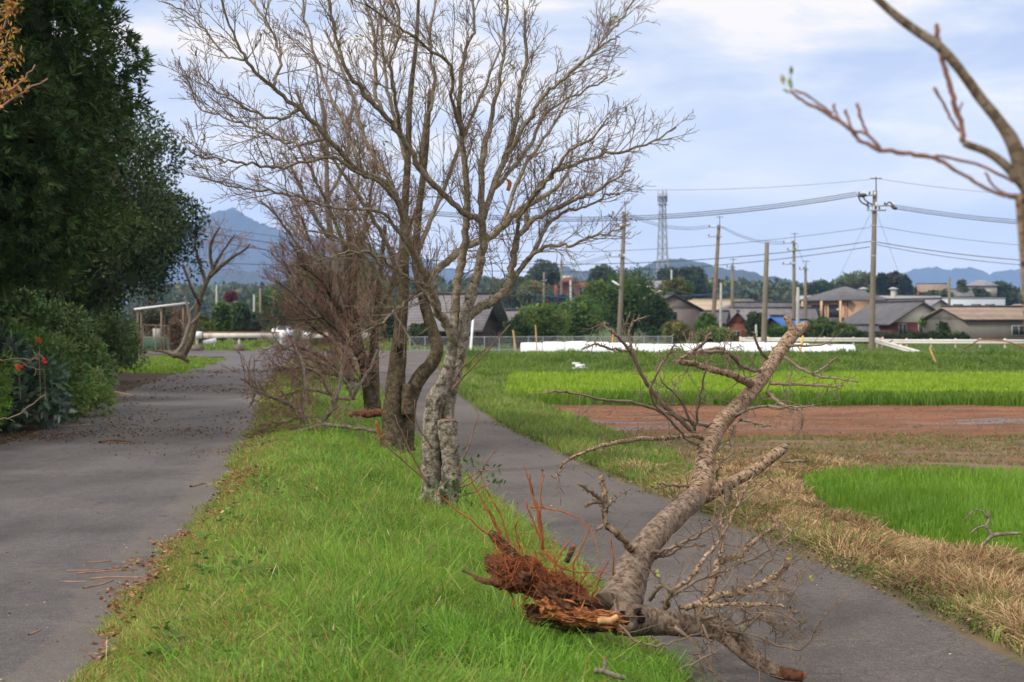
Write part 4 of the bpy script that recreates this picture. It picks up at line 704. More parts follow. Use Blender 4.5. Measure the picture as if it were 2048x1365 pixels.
# root plate: clod of earth
def blob(name, px, py, d, sx, sy, sz, mat, parent, seed, amp=.35, fr=3.0, nu=80, nv=50, rot=0):
    c = W(px, py, d); V = []
    for j in range(nv + 1):
        th = math.pi * j / nv
        for i in range(nu):
            ph = 2 * math.pi * i / nu; u = Vector((math.sin(th) * math.cos(ph), math.sin(th) * math.sin(ph), math.cos(th)))
            k = 1 + amp * (.9 * mnoise.noise(u * fr * .7 + Vector((seed, 0, 0))) + .35 * mnoise.noise(u * fr * 2.7 + Vector((0, seed, 0))) + .3 * mnoise.noise(u * fr * 6.5) + .35 * mnoise.noise(Vector((u.x * fr * 6, u.y * fr * 6, u.z * fr * 22))))
            x, y, z = u.x * sx * k, u.y * sy * k, u.z * sz * k; V.append((c[0] + x * math.cos(rot) + z * math.sin(rot), c[1] + y, c[2] - x * math.sin(rot) + z * math.cos(rot)))
    V = np.array(V); j, i = np.meshgrid(np.arange(nv), np.arange(nu), indexing='ij'); i2 = (i + 1) % nu
    return mesh(name, V, np.stack([j * nu + i, j * nu + i2, (j + 1) * nu + i2, (j + 1) * nu + i], -1).reshape(-1, 4), mat, parent, smooth=True)
blob('earth_clod', 1040, 1150, 10.0, .205, .19, .105, M['rootdark'], fall, 1, .5, rot=.35)
blob('earth_clod', 1122, 1192, 9.9, .20, .19, .10, M['rootdark'], fall, 5, .5, rot=.4)
blob('loose_soil', 1135, 1236, 10.05, .25, .20, .07, M['rootdark'], fall, 21, .5, 3, rot=.12)
blob('split_wood', 1160, 1234, 9.76, .19, .08, .05, M['orangewood'], fall, 3, .7, 4, rot=.12)
sp_ = []
for k in range(46):
    x_ = rnd.uniform(1095, 1230); y_ = 1212 + (x_ - 1095) * .2 + rnd.gauss(0, 9); l_ = rnd.uniform(14, 46); sp_.append(limb([(x_, y_, -.48, 1), (x_ + l_ * .5, y_ + rnd.gauss(3, 4), -.5, rnd.uniform(3, 6)), (x_ + l_, y_ + rnd.gauss(5, 6), -.5, 1)], DF, 3))
tubes('splinters', sp_, M['orangewood'], fall, 4, .2, lumpf=40)
blob('split_wood', 1105, 1212, 9.8, .08, .1, .06, M['orangewood'], fall, 13, .6, 4, rot=.5)
tubes('split_wood', [limb([(1195, 1243, -.5, 14), (1222, 1240, -.5, 18), (1236, 1232, -.5, 10)], DF, 4)], M['cutwood'], fall, 8, .5, lumpf=30)
blob('charred_hollow', 1262, 1234, 9.95, .075, .045, .055, M['bark_char'], fall, 6, .7, 2.2)
tubes('root', [limb([(1030, 1118, -.2, 24), (1015, 1100, -.22, 23), (1000, 1084, -.24, 22), (986, 1070, -.26, 18), (978, 1064, -.26, 10)], DF, 5)], M['bark_dark'], fall, 12, .22)
tubes('root', [limb([(1132, 1125, -.1, 12), (1140, 1108, -.1, 12), (1146, 1096, -.1, 11)], DF, 4)], M['bark_dark'], fall, 9, .12)
tubes('cut_face', [limb([(1146, 1096, -.1, 10), (1148, 1091, -.1, 9)], DF, 2)], M['orangewood'], fall, 9)
tubes('root', [limb([(925, 1142, .1, 4), (945, 1150, 0, 7), (960, 1160, -.1, 14), (1010, 1170, -.2, 22)], DF, 4)], M['rootdark'], fall, 7, .4)
RT = []
for pp in ([(1000, 1090), (940, 1040), (893, 1003), (872, 985)], [(1015, 1092), (985, 1040), (950, 975), (934, 946)], [(1020, 1085), (1000, 1030), (975, 985), (960, 950)], [(1008, 1082), (990, 1040), (965, 1010)], [(1084, 1100), (1078, 1030), (1062, 975), (1048, 930)], [(1086, 1100), (1080, 1010), (1085, 950), (1083, 938)], [(1084, 1090), (1070, 1010), (1060, 965), (1060, 945)], [(1082, 1080), (1066, 1040), (1050, 1000)], [(1144, 1165), (1152, 1120), (1178, 1060), (1184, 1050)], [(1060, 1014), (1110, 1020), (1160, 1040), (1190, 1080), (1200, 1130)], [(1100, 1150), (1120, 1110), (1140, 1080)], [(1040, 1100), (1030, 1060), (1034, 1040)], [(1130, 1170), (1090, 1170), (1050, 1200), (1045, 1225)], [(1145, 1165), (1110, 1150), (1080, 1180), (1070, 1220)], [(1100, 1110), (1130, 1150), (1150, 1168)], [(1060, 1110), (1100, 1150), (1120, 1190)], [(1085, 1105), (1130, 1140), (1200, 1145), (1218, 1150)], [(1165, 1128), (1172, 1150), (1150, 1175)], [(1227, 1150), (1226, 1110), (1220, 1075)], [(1000, 1130), (1020, 1180), (1030, 1220)], [(1185, 1200), (1200, 1150), (1216, 1120)]):
    P, R = limb([(*q, -.25 - .02 * i, 4.5 - .8 * i) for i, q in enumerate(pp)], DF, 5, .004, rs); RT.append((P, R))
for k in range(420):
    px = rnd.uniform(985, 1180); py = 1110 + (px - 985) * .42 + rnd.gauss(0, 22); p0 = Vector(W(px, py, 9.85)); dd = Vector((rnd.gauss(0, 1), rnd.uniform(-1, .2), rnd.gauss(.15, .8))).normalized(); oo = {0: []}
    grow(oo, p0, dd, rnd.uniform(.04, .22), .0026, 0, rnd, dict(CT, zig=.38, rmin=.001, up=-.5)); RT += oo[0]
tubes('fine_roots', RT, M['root'], fall, 5, kind='stuff')
# loose sawn piece in the grass at the bottom
pc = empty('branch_piece', G(1230, 1350), 'short forked branch piece with sawn orange ends lying in the grass, bottom centre', 'branch')
tubes('branch', [limb([(1188, 1342, 0, 11), (1205, 1343, 0, 12), (1230, 1352, 0, 11), (1250, 1357, 0, 10)], 8.55, 4), limb([(1208, 1345, 0, 8), (1210, 1330, 0, 8), (1210, 1318, 0, 8)], 8.55, 3)], M['bark_pale'], pc, 9, .15)
tubes('cut_face', [limb([(1210, 1319, 0, 8), (1210, 1315, 0, 6)], 8.55, 2)], M['orangewood'], pc, 8)

# ------------------------------------------------------------------ heap of fallen branches beside tree two
CH_ = dict(CF, seg=.13, zig=.16, up=.08, rmin=.0042, kids={1: 3, 2: 4, 3: 4}, ang=(30, 65))
def fallen_branch(label, d, lims, seed, every=.10, L0=.75, lev=2, mats=('bark_pale', 'twig_red'), group='broken branches heaped on the grass strip'):
    rnd = random.Random(seed); rs = np.random.RandomState(seed); base = W(lims[0][0][0], lims[0][0][1], d)
    r = empty('fallen_branch', base, label, 'branch', group); o = {0: [], 1: [], 2: [], 3: []}; T = []
    for s in lims:
        P, R = limb(s, d, 5, .01, rs); T.append((P, R)); sprout(o, P, R, rnd, CH_, every, L0, lev, .1)
    tubes('branch', T, M[mats[0]], r, 7, .1); tubes('twigs', o[2] + o[1] + o[0], M[mats[1]], r, 3, kind='stuff')
fallen_branch('long drooping broken branch reaching out over the left road', 25.5, [[(620, 860, 0, 10), (606, 832, 0, 9), (590, 815, 0, 9), (560, 800, 0, 8), (535, 790, 0, 7), (512, 780, 0, 6), (495, 765, 0, 5), (480, 757, 0, 3)], [(512, 780, 0, 4), (506, 800, 0, 4), (498, 815, 0, 2)]], 51)
fallen_branch('upright pale broken stem at the left of the branch heap', 26, [[(606, 872, 0, 9), (604, 840, 0, 9), (607, 800, 0, 9), (609, 760, .2, 8), (603, 725, .4, 7), (592, 700, .6, 5), (588, 690, .6, 3)]], 52)
fallen_branch('pale curved broken stem leaning right in the branch heap', 25.8, [[(628, 872, 0, 10), (645, 845, 0, 9), (665, 815, 0, 9), (676, 780, 0, 8), (684, 740, .2, 7), (692, 690, .5, 5), (692, 655, .5, 3)]], 53)
fallen_branch('slanting broken branch from the knotty tree down to the heap', 26.5, [[(706, 800, 0, 9), (720, 770, 0, 7), (740, 735, .2, 6), (755, 700, .4, 4)], [(706, 800, 0, 8), (690, 760, 0, 7), (660, 735, .3, 5), (620, 720, .5, 4), (560, 690, .8, 3), (545, 665, 1, 2)]], 54)
fallen_branch('low broken branch lying flat across the foot of the heap', 25, [[(760, 862, 0, 8), (700, 855, 0, 8), (650, 850, 0, 7), (600, 862, 0, 6), (575, 875, 0, 4)], [(650, 850, 0, 6), (610, 835, .3, 5), (570, 845, .6, 4), (520, 850, .8, 3)]], 55, every=.09, L0=.8)
fallen_branch('tangled broken branch at the back of the heap by the road', 31, [[(700, 800, 0, 8), (660, 790, 0, 7), (620, 780, 0, 6), (570, 790, 0, 5), (530, 800, 0, 3)], [(660, 790, 0, 7), (640, 750, 0, 6), (600, 735, 0, 5), (560, 745, 0, 3)]], 56, every=.10, L0=1.0)
fallen_branch('broken crown of red twigs behind the heap', 44, [[(740, 770, 0, 9), (690, 755, 0, 8), (640, 745, 0, 6), (590, 742, 0, 5), (556, 740, 0, 4)], [(690, 755, 0, 7), (650, 720, 0, 6), (610, 700, 0, 5), (585, 690, 0, 3)], [(720, 760, 0, 6), (700, 720, 0, 5), (680, 690, 0, 4)]], 57, every=.09, L0=1.3, mats=('bark_dark', 'twig_red'))
fallen_branch('dark torn log with splintered end between heap and knotty tree', 25, [[(775, 828, 0, 12), (755, 824, 0, 17), (735, 829, 0, 15), (715, 826, 0, 13), (700, 832, 0, 6)]], 58, every=.1, L0=.35, lev=1, mats=('rootdark', 'twig_red'))
fallen_branch('furthest heap of red twigs spilling onto the road edge', 52, [[(660, 745, 0, 8), (620, 742, 0, 7), (580, 741, 0, 5), (555, 742, 0, 3)], [(650, 742, 0, 7), (630, 720, 0, 6), (600, 705, 0, 4)]], 59, every=.09, L0=1.3)
# white dry branch in the near field
fb = empty('fallen_branch', G(1955, 1100), 'bleached forked branch lying in the green field at the right edge', 'branch')
tubes('branch', [limb([(1950, 1100, 0, 5), (1968, 1088, 0, 7), (1985, 1072, 0, 8), (2010, 1068, 0, 7), (2040, 1067, 0, 6)], 16.6, 4), limb([(1985, 1072, 0, 7), (1976, 1058, 0, 6), (1972, 1052, 0, 6), (1979, 1038, 0, 5), (1977, 1020, 0, 4)], 16.6, 4), limb([(1972, 1052, 0, 4), (1955, 1056, 0, 4), (1940, 1068, 0, 3)], 16.6, 3), limb([(1976, 1036, 0, 4), (1962, 1021, 0, 3), (1945, 1024, 0, 3), (1925, 1043, 0, 2)], 16.6, 3)], M['bark_pale'], fb, 7, .05)
# broken branches at the left roadside
fallen_branch('curved red-brown branch sticking up from the left roadside shrubs', 38, [[(170, 762, 0, 7), (190, 758, 0, 9), (210, 745, 0, 9), (226, 725, 0, 9), (232, 722, 0, 5)]], 60, every=2, L0=.3, lev=0, mats=('bark_fallen', 'twig'), group=None)
fallen_branch('dark hooked log beside the small roadside lawn', 66, [[(345, 712, 0, 9), (360, 712, 0, 12), (372, 720, 0, 9), (378, 725, 0, 7)], [(300, 700, 0, 4), (330, 705, 0, 5), (350, 715, 0, 6)]], 61, every=.5, L0=.5, lev=1, mats=('bark_dark', 'twig_red'), group=None)

# ------------------------------------------------------------------ out-of-focus tree at the right edge
DN = 3.7
near = empty('cherry_tree', (1.62, DN, ground_at(1.62, DN)), 'blurred close cherry branch with red twigs coming in from the right edge', 'tree')
gz = W(0, 0, 1)
tubes('trunk', [(np.array([(1.62, DN, near.location.z - .1), (1.60, DN, .4), (1.55, DN, 1.0), (1.45, DN, 1.6), (1.32, DN, 2.0), (W(2075, 400, DN))]), np.array([.07, .055, .045, .032, .024, .016]))], M['bark_main'], near, 12, .1)
tubes('limb', [limb([(2075, 420, 0, 30), (2050, 360, 0, 34), (2028, 290, 0, 29), (2000, 245, 0, 25), (1960, 195, 0, 22), (1920, 140, 0, 21), (1880, 95, 0, 21), (1830, 60, 0, 19), (1790, 30, 0, 17), (1740, -15, 0, 15), (1690, -60, 0, 15)], DN, 6)], M['bark_main'], near, 12, .1, lumpf=12)
tubes('limb', [limb([(2045, 370, 0, 22), (2010, 330, 0, 20), (1975, 305, 0, 16), (1935, 290, 0, 15), (1928, 285, 0, 12)], DN, 5)], M['bark_main'], near, 10, .1)
tubes('limb', [limb([(2040, 390, 0, 20), (2043, 450, .02, 18), (2048, 520, .04, 16), (2052, 600, .06, 13), (2056, 700, .08, 10)], DN, 5)], M['bark_fallen'], near, 10, .1)
tubes('limb', [limb([(2050, 310, 0, 14), (2070, 270, 0, 14), (2100, 230, 0, 12)], DN, 3)], M['bark_main'], near, 10, .1)
tw = []
for s in ([(2035, 395, 0, 12), (2000, 388, 0, 8), (1960, 370, 0, 7), (1910, 340, 0, 7), (1870, 318, 0, 9), (1820, 308, 0, 9), (1760, 298, 0, 9), (1720, 280, 0, 8), (1690, 250, 0, 8), (1650, 225, 0, 8), (1610, 205, 0, 6), (1580, 182, 0, 6)], [(1760, 298, 0, 7), (1735, 270, 0, 6), (1700, 262, 0, 6)], [(1735, 272, 0, 6), (1722, 235, 0, 6), (1713, 207, 0, 7)], [(1705, 262, 0, 6), (1697, 240, 0, 5), (1690, 220, 0, 7)], [(1680, 240, 0, 5), (1670, 222, 0, 5), (1668, 208, 0, 6)], [(1870, 312, 0, 6), (1950, 328, 0, 6), (2000, 350, 0, 6), (2030, 365, 0, 6)], [(1665, 228, 0, 5), (1620, 195, 0, 5), (1588, 180, 0, 5)],
          [(1926, 285, 0, 12), (1922, 250, 0, 11), (1908, 205, 0, 11), (1900, 170, 0, 11), (1885, 120, 0, 10), (1876, 80, 0, 11), (1873, 48, 0, 9)], [(1918, 262, 0, 6), (1900, 235, 0, 6), (1882, 200, 0, 6), (1868, 176, 0, 8)], [(1915, 230, 0, 5), (1925, 205, 0, 4)], [(1970, 345, 0, 5), (1985, 370, 0, 5), (2010, 388, 0, 5)], [(2005, 250, 0, 8), (2008, 238, 0, 7)]):
    tw.append(limb(s, DN, 5, .0012, rs))
M['nt'] = plain('reddish_twig', (.19, .095, .07), .8, .35, 30)
tubes('red_twigs', tw, M['nt'], near, 7, .25, lumpf=60)
C = np.array([W(1578 + rs.uniform(-10, 10), 165 + rs.uniform(-22, 22), DN) for _ in range(9)]); leafmesh('leaf_bud', C, rs.normal(0, .5, C.shape) + (0, 0, 1), .028, .010, jit(rs, (.35, .42, .12), 9), M['leaf'], near, rs)
# leafy autumn twig from a tree outside the left edge
at = empty('autumn_tree', (-6.4, 12.5, ground_at(-6.4, 12.5)), 'yellow-brown leafy branches entering at the top left corner', 'tree')
lim = [(np.array([(-6.4, 12.5, 0), (-6.3, 12.5, 2), (-6.1, 12.5, 3.2)]), np.array([.10, .08, .05]))]
tubes('trunk', lim, M['bark_dark'], at, 10, .1)
T = []; tip = []
for (a, b_, c_) in (((-60, 260), (20, 200), (95, 158)), ((-60, 200), (0, 150), (30, 110)), ((-60, 120), (0, 60), (28, 15)), ((-40, 210), (30, 175), (70, 130)), ((-60, 90), (0, 100), (20, 60)), ((-50, 240), (0, 190), (40, 178)), ((-60, 40), (0, 20), (22, 0))):
    P, R = limb([(*a, 0, 8), (*b_, 0, 5), (*c_, 0, 3)], 12.5, 5, .01, rs); P = np.vstack([lim[0][0][-1], P]); R = np.append(.03, R); T.append((P, R)); tip += list(P[-8:])
tubes('branches', T, M['twig_red'], at, 5)
tip = np.array(tip); C = tip[rs.randint(0, len(tip), 420)]; C = C[C[:, 0] < W(45, 0, 12.5)[0]]; C = C + rs.normal(0, .035, C.shape)
leafmesh('foliage', C, rs.normal(0, 1, C.shape), .055, .022, jit(rs, (.40, .22, .055), len(C), .3), M['leaf'], at, rs)

# ------------------------------------------------------------------ leafy trees and shrubs
def crown_pts(rs, c, R, nc, cr, npl, out=.55, low=-1.0, top_flat=1):
    u = unit(rs, nc * 3); u = u[u[:, 2] > low][:nc]; cc = np.array(c) + u * np.array(R) * (rs.uniform(out, 1, (len(u), 1)))
    k = np.repeat(np.arange(len(cc)), npl); v = unit(rs, len(k)) + u[k] * .45 + np.array((0, 0, .12)); v /= np.linalg.norm(v, axis=1)[:, None]
    crs = cr * rs.uniform(.65, 1.3, len(cc)); P = cc[k] + v * (crs[k] * rs.uniform(.55, 1.05, len(k)))[:, None] * np.array((1, 1, top_flat))
    return P, v, k, len(cc)
def leafy(name, label, cat, base, c, R, nc, cr, npl, L, Wd, col, seed, mat='leaf', trunk=None, parent=None, group=None, var=.22, fill=True, low=-1.0, out=.6, flat=.8, bmat='bark_dark', hs=.1, droop=0, twocol=None, part='foliage'):
    rs = np.random.RandomState(seed)
    root = parent or empty(name, base, label, cat, group)
    P, v, k, nn = crown_pts(rs, c, R, nc, cr, npl, out, low, flat)
    ct = np.array(col)[None] * (1 + rs.normal(0, var, (nn, 1))) * (1 + rs.normal(0, hs, (nn, 3)))
    if twocol is not None: s = rs.uniform(0, 1, (nn, 1)) < .35; ct = np.where(s, np.array(twocol) * (1 + rs.normal(0, var, (nn, 1))), ct)
    cl = np.clip(ct[k] * (1 + rs.normal(0, .18, (len(k), 1))), .004, 1)
    D = v * .7 + unit(rs, len(k)) * .9
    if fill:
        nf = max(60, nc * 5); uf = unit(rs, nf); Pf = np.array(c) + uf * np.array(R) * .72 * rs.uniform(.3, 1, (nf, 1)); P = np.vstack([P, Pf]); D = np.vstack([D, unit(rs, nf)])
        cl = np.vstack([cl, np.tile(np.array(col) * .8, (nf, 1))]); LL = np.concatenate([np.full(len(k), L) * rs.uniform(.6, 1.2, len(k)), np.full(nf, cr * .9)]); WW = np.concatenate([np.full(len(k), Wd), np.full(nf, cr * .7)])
    else: LL = L * rs.uniform(.6, 1.2, len(k)); WW = Wd
    leafmesh(part, P, D, LL, WW, cl, M[mat], root, rs, droop=droop)
    if trunk:
        b = np.array(base, float); T = [(np.array([b - (0, 0, .2), b + (np.array(c) - b) * .5 + (rs.normal(0, .1), 0, 0), np.array(c)]), np.array([trunk, trunk * .75, trunk * .3]))]
        for i in range(7):
            e = np.array(c) + unit(rs, 1)[0] * np.array(R) * .75; s = b + (np.array(c) - b) * rs.uniform(.35, .8); T.append((catmull([s, (s + e) / 2 + (0, 0, .1), e], 3), np.linspace(trunk * .45, trunk * .08, 7)))
        tubes('trunk', T[:1], M[bmat], root, 9, .1); tubes('limbs', T[1:], M[bmat], root, 6)
    return root
def rosettes(name, c, R, nr, m, L, Wd, col, seed, mat, parent, low=-1, lump=.18, out=.80, xmax=None):
    rs = np.random.RandomState(seed); u = unit(rs, nr)
    nz = np.array([mnoise.noise(Vector(a * 3.1)) + .6 * mnoise.noise(Vector(a * 7.3)) for a in u]); sh = out + (1 - out) * rs.uniform(0, 1, nr) ** .5; P = np.array(c) + u * np.array(R) * (sh * (1 + lump * 1.6 * nz))[:, None]
    ax = u + unit(rs, nr) * .45 + (0, 0, .25); ax /= np.linalg.norm(ax, axis=1)[:, None]
    k = np.repeat(np.arange(nr), m); A = ax[k]; r = unit(rs, len(k)); pr = r - A * (r * A).sum(1)[:, None]; pr /= np.linalg.norm(pr, axis=1)[:, None]; ph = rs.uniform(.35, 1.35, len(k))[:, None]
    D = A * np.cos(ph) + pr * np.sin(ph); cl = np.array(col) * (1 + .28 * nz[:, None] + rs.normal(0, .22, (nr, 1))) * (1 + rs.normal(0, .10, (nr, 3))); cl = cl[k] * (1 + rs.normal(0, .15, (len(k), 1)))
    return leafmesh(name, P[k] + pr * .008, D, L * rs.uniform(.7, 1.15, len(k)), Wd, np.clip(cl, .003, 1), M[mat], parent, rs)

DG = (.035, .062, .022)
e1 = empty('evergreen_tree', (-11.2, 26, .2), 'tall dark evergreen with whorled leaves overhanging the left road', 'tree')
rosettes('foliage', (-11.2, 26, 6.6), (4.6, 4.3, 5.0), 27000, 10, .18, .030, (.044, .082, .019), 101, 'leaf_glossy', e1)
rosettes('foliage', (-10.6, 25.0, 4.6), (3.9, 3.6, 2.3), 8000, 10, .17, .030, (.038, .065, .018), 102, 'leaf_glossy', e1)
rs = np.random.RandomState(103); uf = unit(rs, 5000); P = np.array((-11.2, 26, 6.4)) + uf * (3.8, 3.5, 4.3) * rs.uniform(.5, 1, (5000, 1)); leafmesh('inner_foliage', P, unit(rs, 5000), .62, .42, jit(rs, (.022, .034, .014), 5000), M['leaf'], e1, rs)  # oversized dark leaves; their colour puts in the shade inside the crown
tubes('trunk', [(np.array([(-11.2, 26, 0), (-11.1, 26, 2.5), (-11.2, 26, 8)]), np.array([.32, .25, .1]))], M['bark_dark'], e1, 12, .1)
tubes('limbs', [(catmull([(-11.1, 26, 2 + i * .4), (-11.1 + 1.6 * math.cos(i), 26 + 1.6 * math.sin(i), 3.2 + i * .5), (-11.1 + 3.3 * math.cos(i), 26 + 3.3 * math.sin(i), 4 + i * .6)], 3), np.linspace(.1, .02, 7)) for i in range(9)], M['bark_dark'], e1, 6)
e2 = leafy('evergreen_tree', 'finer-leaved dark green tree behind the tall evergreen at the left', 'tree', (-13.6, 43, .2), (-13.2, 43, 5.6), (3.9, 3.8, 3.7), 260, .75, 150, .15, .065, (.042, .066, .02), 105, 'leaf_glossy', trunk=.22, out=.7)
leafy('', '', '', 0, (-11.3, 41, 4.0), (2.4, 2.5, 1.6), 90, .6, 140, .14, .06, (.045, .07, .024), 106, 'leaf_glossy', parent=e2)
e3 = leafy('evergreen_tree', 'dark evergreen at the far end of the left row, beside the bare leaning tree', 'tree', (-15.4, 58, .2), (-14.6, 58, 5.2), (3.0, 3.0, 2.3), 190, .7, 130, .17, .075, (.035, .06, .022), 107, 'leaf_glossy', trunk=.2)
e4 = leafy('evergreen_tree', 'big shadowy evergreen filling the left edge behind the shrubs', 'tree', (-19, 44, .2), (-19, 44, 5.5), (6, 4, 5.4), 330, 1.1, 90, .24, .11, (.028, .046, .018), 108, 'leaf_glossy', trunk=.3)
leafy('evergreen_tree', 'tall grey-green feathery tree rising behind the evergreens', 'tree', (-15.5, 50, .2), (-15.0, 50, 7.4), (3.0, 3.0, 2.6), 120, .6, 100, .15, .05, (.07, .09, .045), 109, 'leaf', trunk=.2, out=.8)
# understorey along the left road
US = [
 ('broadleaf_shrub', 'dark glossy shrub with big fingered leaves at the left edge', -9.7, 25.2, .9, .8, .95, (.10, .155, .085), .22, .07, 60, 60, 'leaf_glossy'),
 ('broadleaf_shrub', 'grey-green big-leaved shrub under the tall evergreen', -9.3, 27.5, 1.3, .9, .9, (.11, .16, .11), .24, .10, 60, 60, 'leaf_glossy'),
 ('fern_clump', 'bright light green feathery plant beside the red flowers', -9.0, 26.0, .75, .65, .75, (.17, .30, .05), .17, .03, 40, 100, 'leaf'),
 ('shrub', 'mid green shrub with drooping vine leaves, right of the feathery plant', -9.3, 29.5, 1.0, .9, 1.0, (.11, .19, .045), .13, .06, 60, 90, 'leaf'),
 ('shrub', 'tall dark green shrub in the middle of the left thicket', -10.4, 33, 1.5, 1.2, 1.5, (.075, .12, .035), .13, .06, 110, 100, 'leaf_glossy'),
 ('shrub', 'rounded green shrub beneath the finer-leaved tree', -10.9, 37, 1.3, 1.2, 1.2, (.09, .15, .04), .13, .06, 100, 90, 'leaf'),
 ('shrub', 'bright yellow-green low shrub at the foot of the thicket', -10.6, 38.5, .55, .8, .55, (.17, .31, .04), .12, .055, 30, 80, 'leaf'),
 ('fern_clump', 'yellow-green fern fronds low before the fingered leaves at the left edge', -8.75, 23.2, .7, .6, .45, (.17, .24, .05), .20, .03, 40, 80, 'leaf'),
 ('fern_clump', 'light green fern fronds under the drooping vine shrub', -9.1, 31.5, .8, .8, .5, (.14, .24, .05), .18, .035, 40, 80, 'leaf'),
 ('fern_clump', 'brown and green fern tangle at the thicket foot midway along the road', -10.0, 34.8, .8, .8, .5, (.17, .15, .06), .18, .035, 40, 80, 'leaf'),
 ('shrub', 'last shrub of the left thicket before the small lawn', -12.9, 49, 1.1, 1.4, 1.2, (.085, .14, .04), .15, .07, 80, 90, 'leaf'),
 ('shrub', 'dark overgrown bush behind the thicket, reaching the tree crowns', -13.2, 36, 2.2, 1.7, 2.4, (.028, .046, .018), .17, .08, 150, 90, 'leaf_glossy'),
 ('shrub', 'dark overgrown bush at the left edge behind the fingered leaves', -12.5, 30.5, 2.2, 1.4, 2.5, (.026, .042, .016), .17, .08, 150, 90, 'leaf_glossy'),
 ('shrub', 'light green broad weeds low at the left roadside', -9.55, 23.6, .55, .6, .32, (.15, .27, .04), .13, .05, 30, 80, 'leaf'),
 ('shrub', 'dense dark bush half hidden beneath the far evergreen', -15.6, 54, 2.2, 1.8, 1.9, (.035, .055, .022), .18, .08, 110, 90, 'leaf_glossy'),
 ('shrub', 'brown dead frond heap at the left edge of the near road', -8.5, 22.6, .75, .8, .42, (.27, .155, .08), .17, .022, 40, 70, 'dry'),
]
for i, (nm, lb, x, y, rx, ry, rz, cl, L_, W_, nc, npl, mt) in enumerate(US):
    g = ground_at(x, y); leafy(nm, lb, 'dead fronds' if mt == 'dry' else 'shrub', (x, y, g), (x, y, g + rz * .8), (rx, ry, rz * .95), nc, .32 if rx < 1 else .42, npl, L_, W_, cl, 200 + i, mt, low=-.5, out=.5, trunk=.03 if mt != 'dry' else None)
fl_ = empty('red_flower', G(36, 735), 'bright red flowers low in the left thicket', 'flower')
rs = np.random.RandomState(8); C = np.concatenate([W(px, py, 23.6) + rs.normal(0, .022, (14, 3)) for px, py in ((38, 735), (78, 683), (88, 720))]); leafmesh('petal', C, rs.normal(0, 1, C.shape), .045, .03, jit(rs, (.70, .025, .015), len(C)), M['leaf'], fl_, rs)
tubes('stem', [(np.array([W(px + 3, 800, 23.65), W(px, py, 23.65)]), np.array([.003, .002])) for px, py in ((38, 735), (78, 683), (88, 720))], M['twig_red'], fl_, 4)
# dry branches sticking out of the left thicket
for i, (lb, pp) in enumerate((('thin pale branch lying across the fingered leaves', [(0, 720, 0, 2), (40, 718, 0, 2), (80, 722, 0, 1.5)]), ('thin forked branch below the red flowers', [(30, 722, 0, 1.5), (60, 735, 0, 1.5), (90, 742, 0, 1)]), ('brown fallen branch among dead fronds at the left edge', [(0, 840, 0, 3), (40, 828, 0, 3), (90, 790, 0, 2)]))):
    fallen_branch(lb, 22.6, [pp], 300 + i, every=.3, L0=.25, lev=0, mats=('twig_grey', 'twig_grey'), group=None)

# ------------------------------------------------------------------ left middle distance: shelter, fence, barrier, signs
DB = 103.0
def at_px(px, d): x = (px - 1024) / F * d; return (x, d, ground_at(x, d))
sh = empty('shelter', at_px(322, 96), 'open roadside shelter with a sloping white roof behind the bare leaning tree', 'shelter')
o0 = np.array(at_px(322, 96)); m = MB(o0, .12); m.hull([(-1.5, -1, 2.62), (1.6, -1, 3.0), (1.6, 1.2, 3.0), (-1.5, 1.2, 2.62), (-1.5, -1, 2.72), (1.6, -1, 3.1), (1.6, 1.2, 3.1), (-1.5, 1.2, 2.72)], [(3, 2, 1, 0), (4, 5, 6, 7), (0, 1, 5, 4), (1, 2, 6, 5), (2, 3, 7, 6), (3, 0, 4, 7)]); m.build('roof', M['white'], sh)
for px_ in (-1.3, .1, 1.4):
    for py_ in (-.8, 1.0): m = MB(o0, .12); m.box(px_ - .05, px_ + .05, py_ - .05, py_ + .05, 0, 2.62 + (px_ + 1.5) * .12); m.build('post', M['concrete_brown'], sh)
m = MB(o0, .12); m.box(-1.3, 1.4, .98, 1.04, .1, 1.0); m.build('back_panel', plain('green_panel', (.03, .10, .06), .7, .2, 2), sh)
m = MB(o0, .12); m.box(-.4, .05, -.86, -.83, .8, 1.5); m.build('notice_board', M['concrete_pale'], sh)
def meshfence(name, label, A, B_, h, n, mat='metal', cat='fence', bars=3, wires=True):
    A, B_ = np.array(A, float), np.array(B_, float); r = empty(name, A, label, cat)
    for i in range(n + 1):
        p = A + (B_ - A) * i / n; tubes('post', [(np.array([p - (0, 0, .1), p + (0, 0, h)]), np.array([.03, .03]))], M[mat], r, 6)
    T = [(np.array([A + (0, 0, h * k), B_ + (0, 0, h * k)]), np.array([.022, .022])) for k in np.linspace(.12, 1, bars)]
    tubes('rail', T, M[mat], r, 5)
    if wires:
        L_ = np.linalg.norm(B_ - A); T = []; s = h * .16
        for q in np.arange(-h, L_, s):
            for sg in (1, -1):
                a0, a1 = q, q + h
                c0, c1 = max(0, a0), min(L_, a1)
                if c1 <= c0: continue
                z0, z1 = (c0 - q) / h, (c1 - q) / h
                if sg < 0: z0, z1 = 1 - z0, 1 - z1
                T.append((np.array([A + (B_ - A) * c0 / L_ + (0, 0, z0 * h), A + (B_ - A) * c1 / L_ + (0, 0, z1 * h)]), np.array([.006, .006])))
        tubes('wire_mesh', T, M[mat], r, 3)
meshfence('mesh_fence', 'grey-green mesh fence under the white-roofed shelter', at_px(286, 88), at_px(362, 88), 1.6, 3, mat='concrete_brown')
meshfence('mesh_fence', 'long low grey mesh fence behind the white bales', at_px(820, 101), at_px(1345, 104), .95, 18, bars=2)
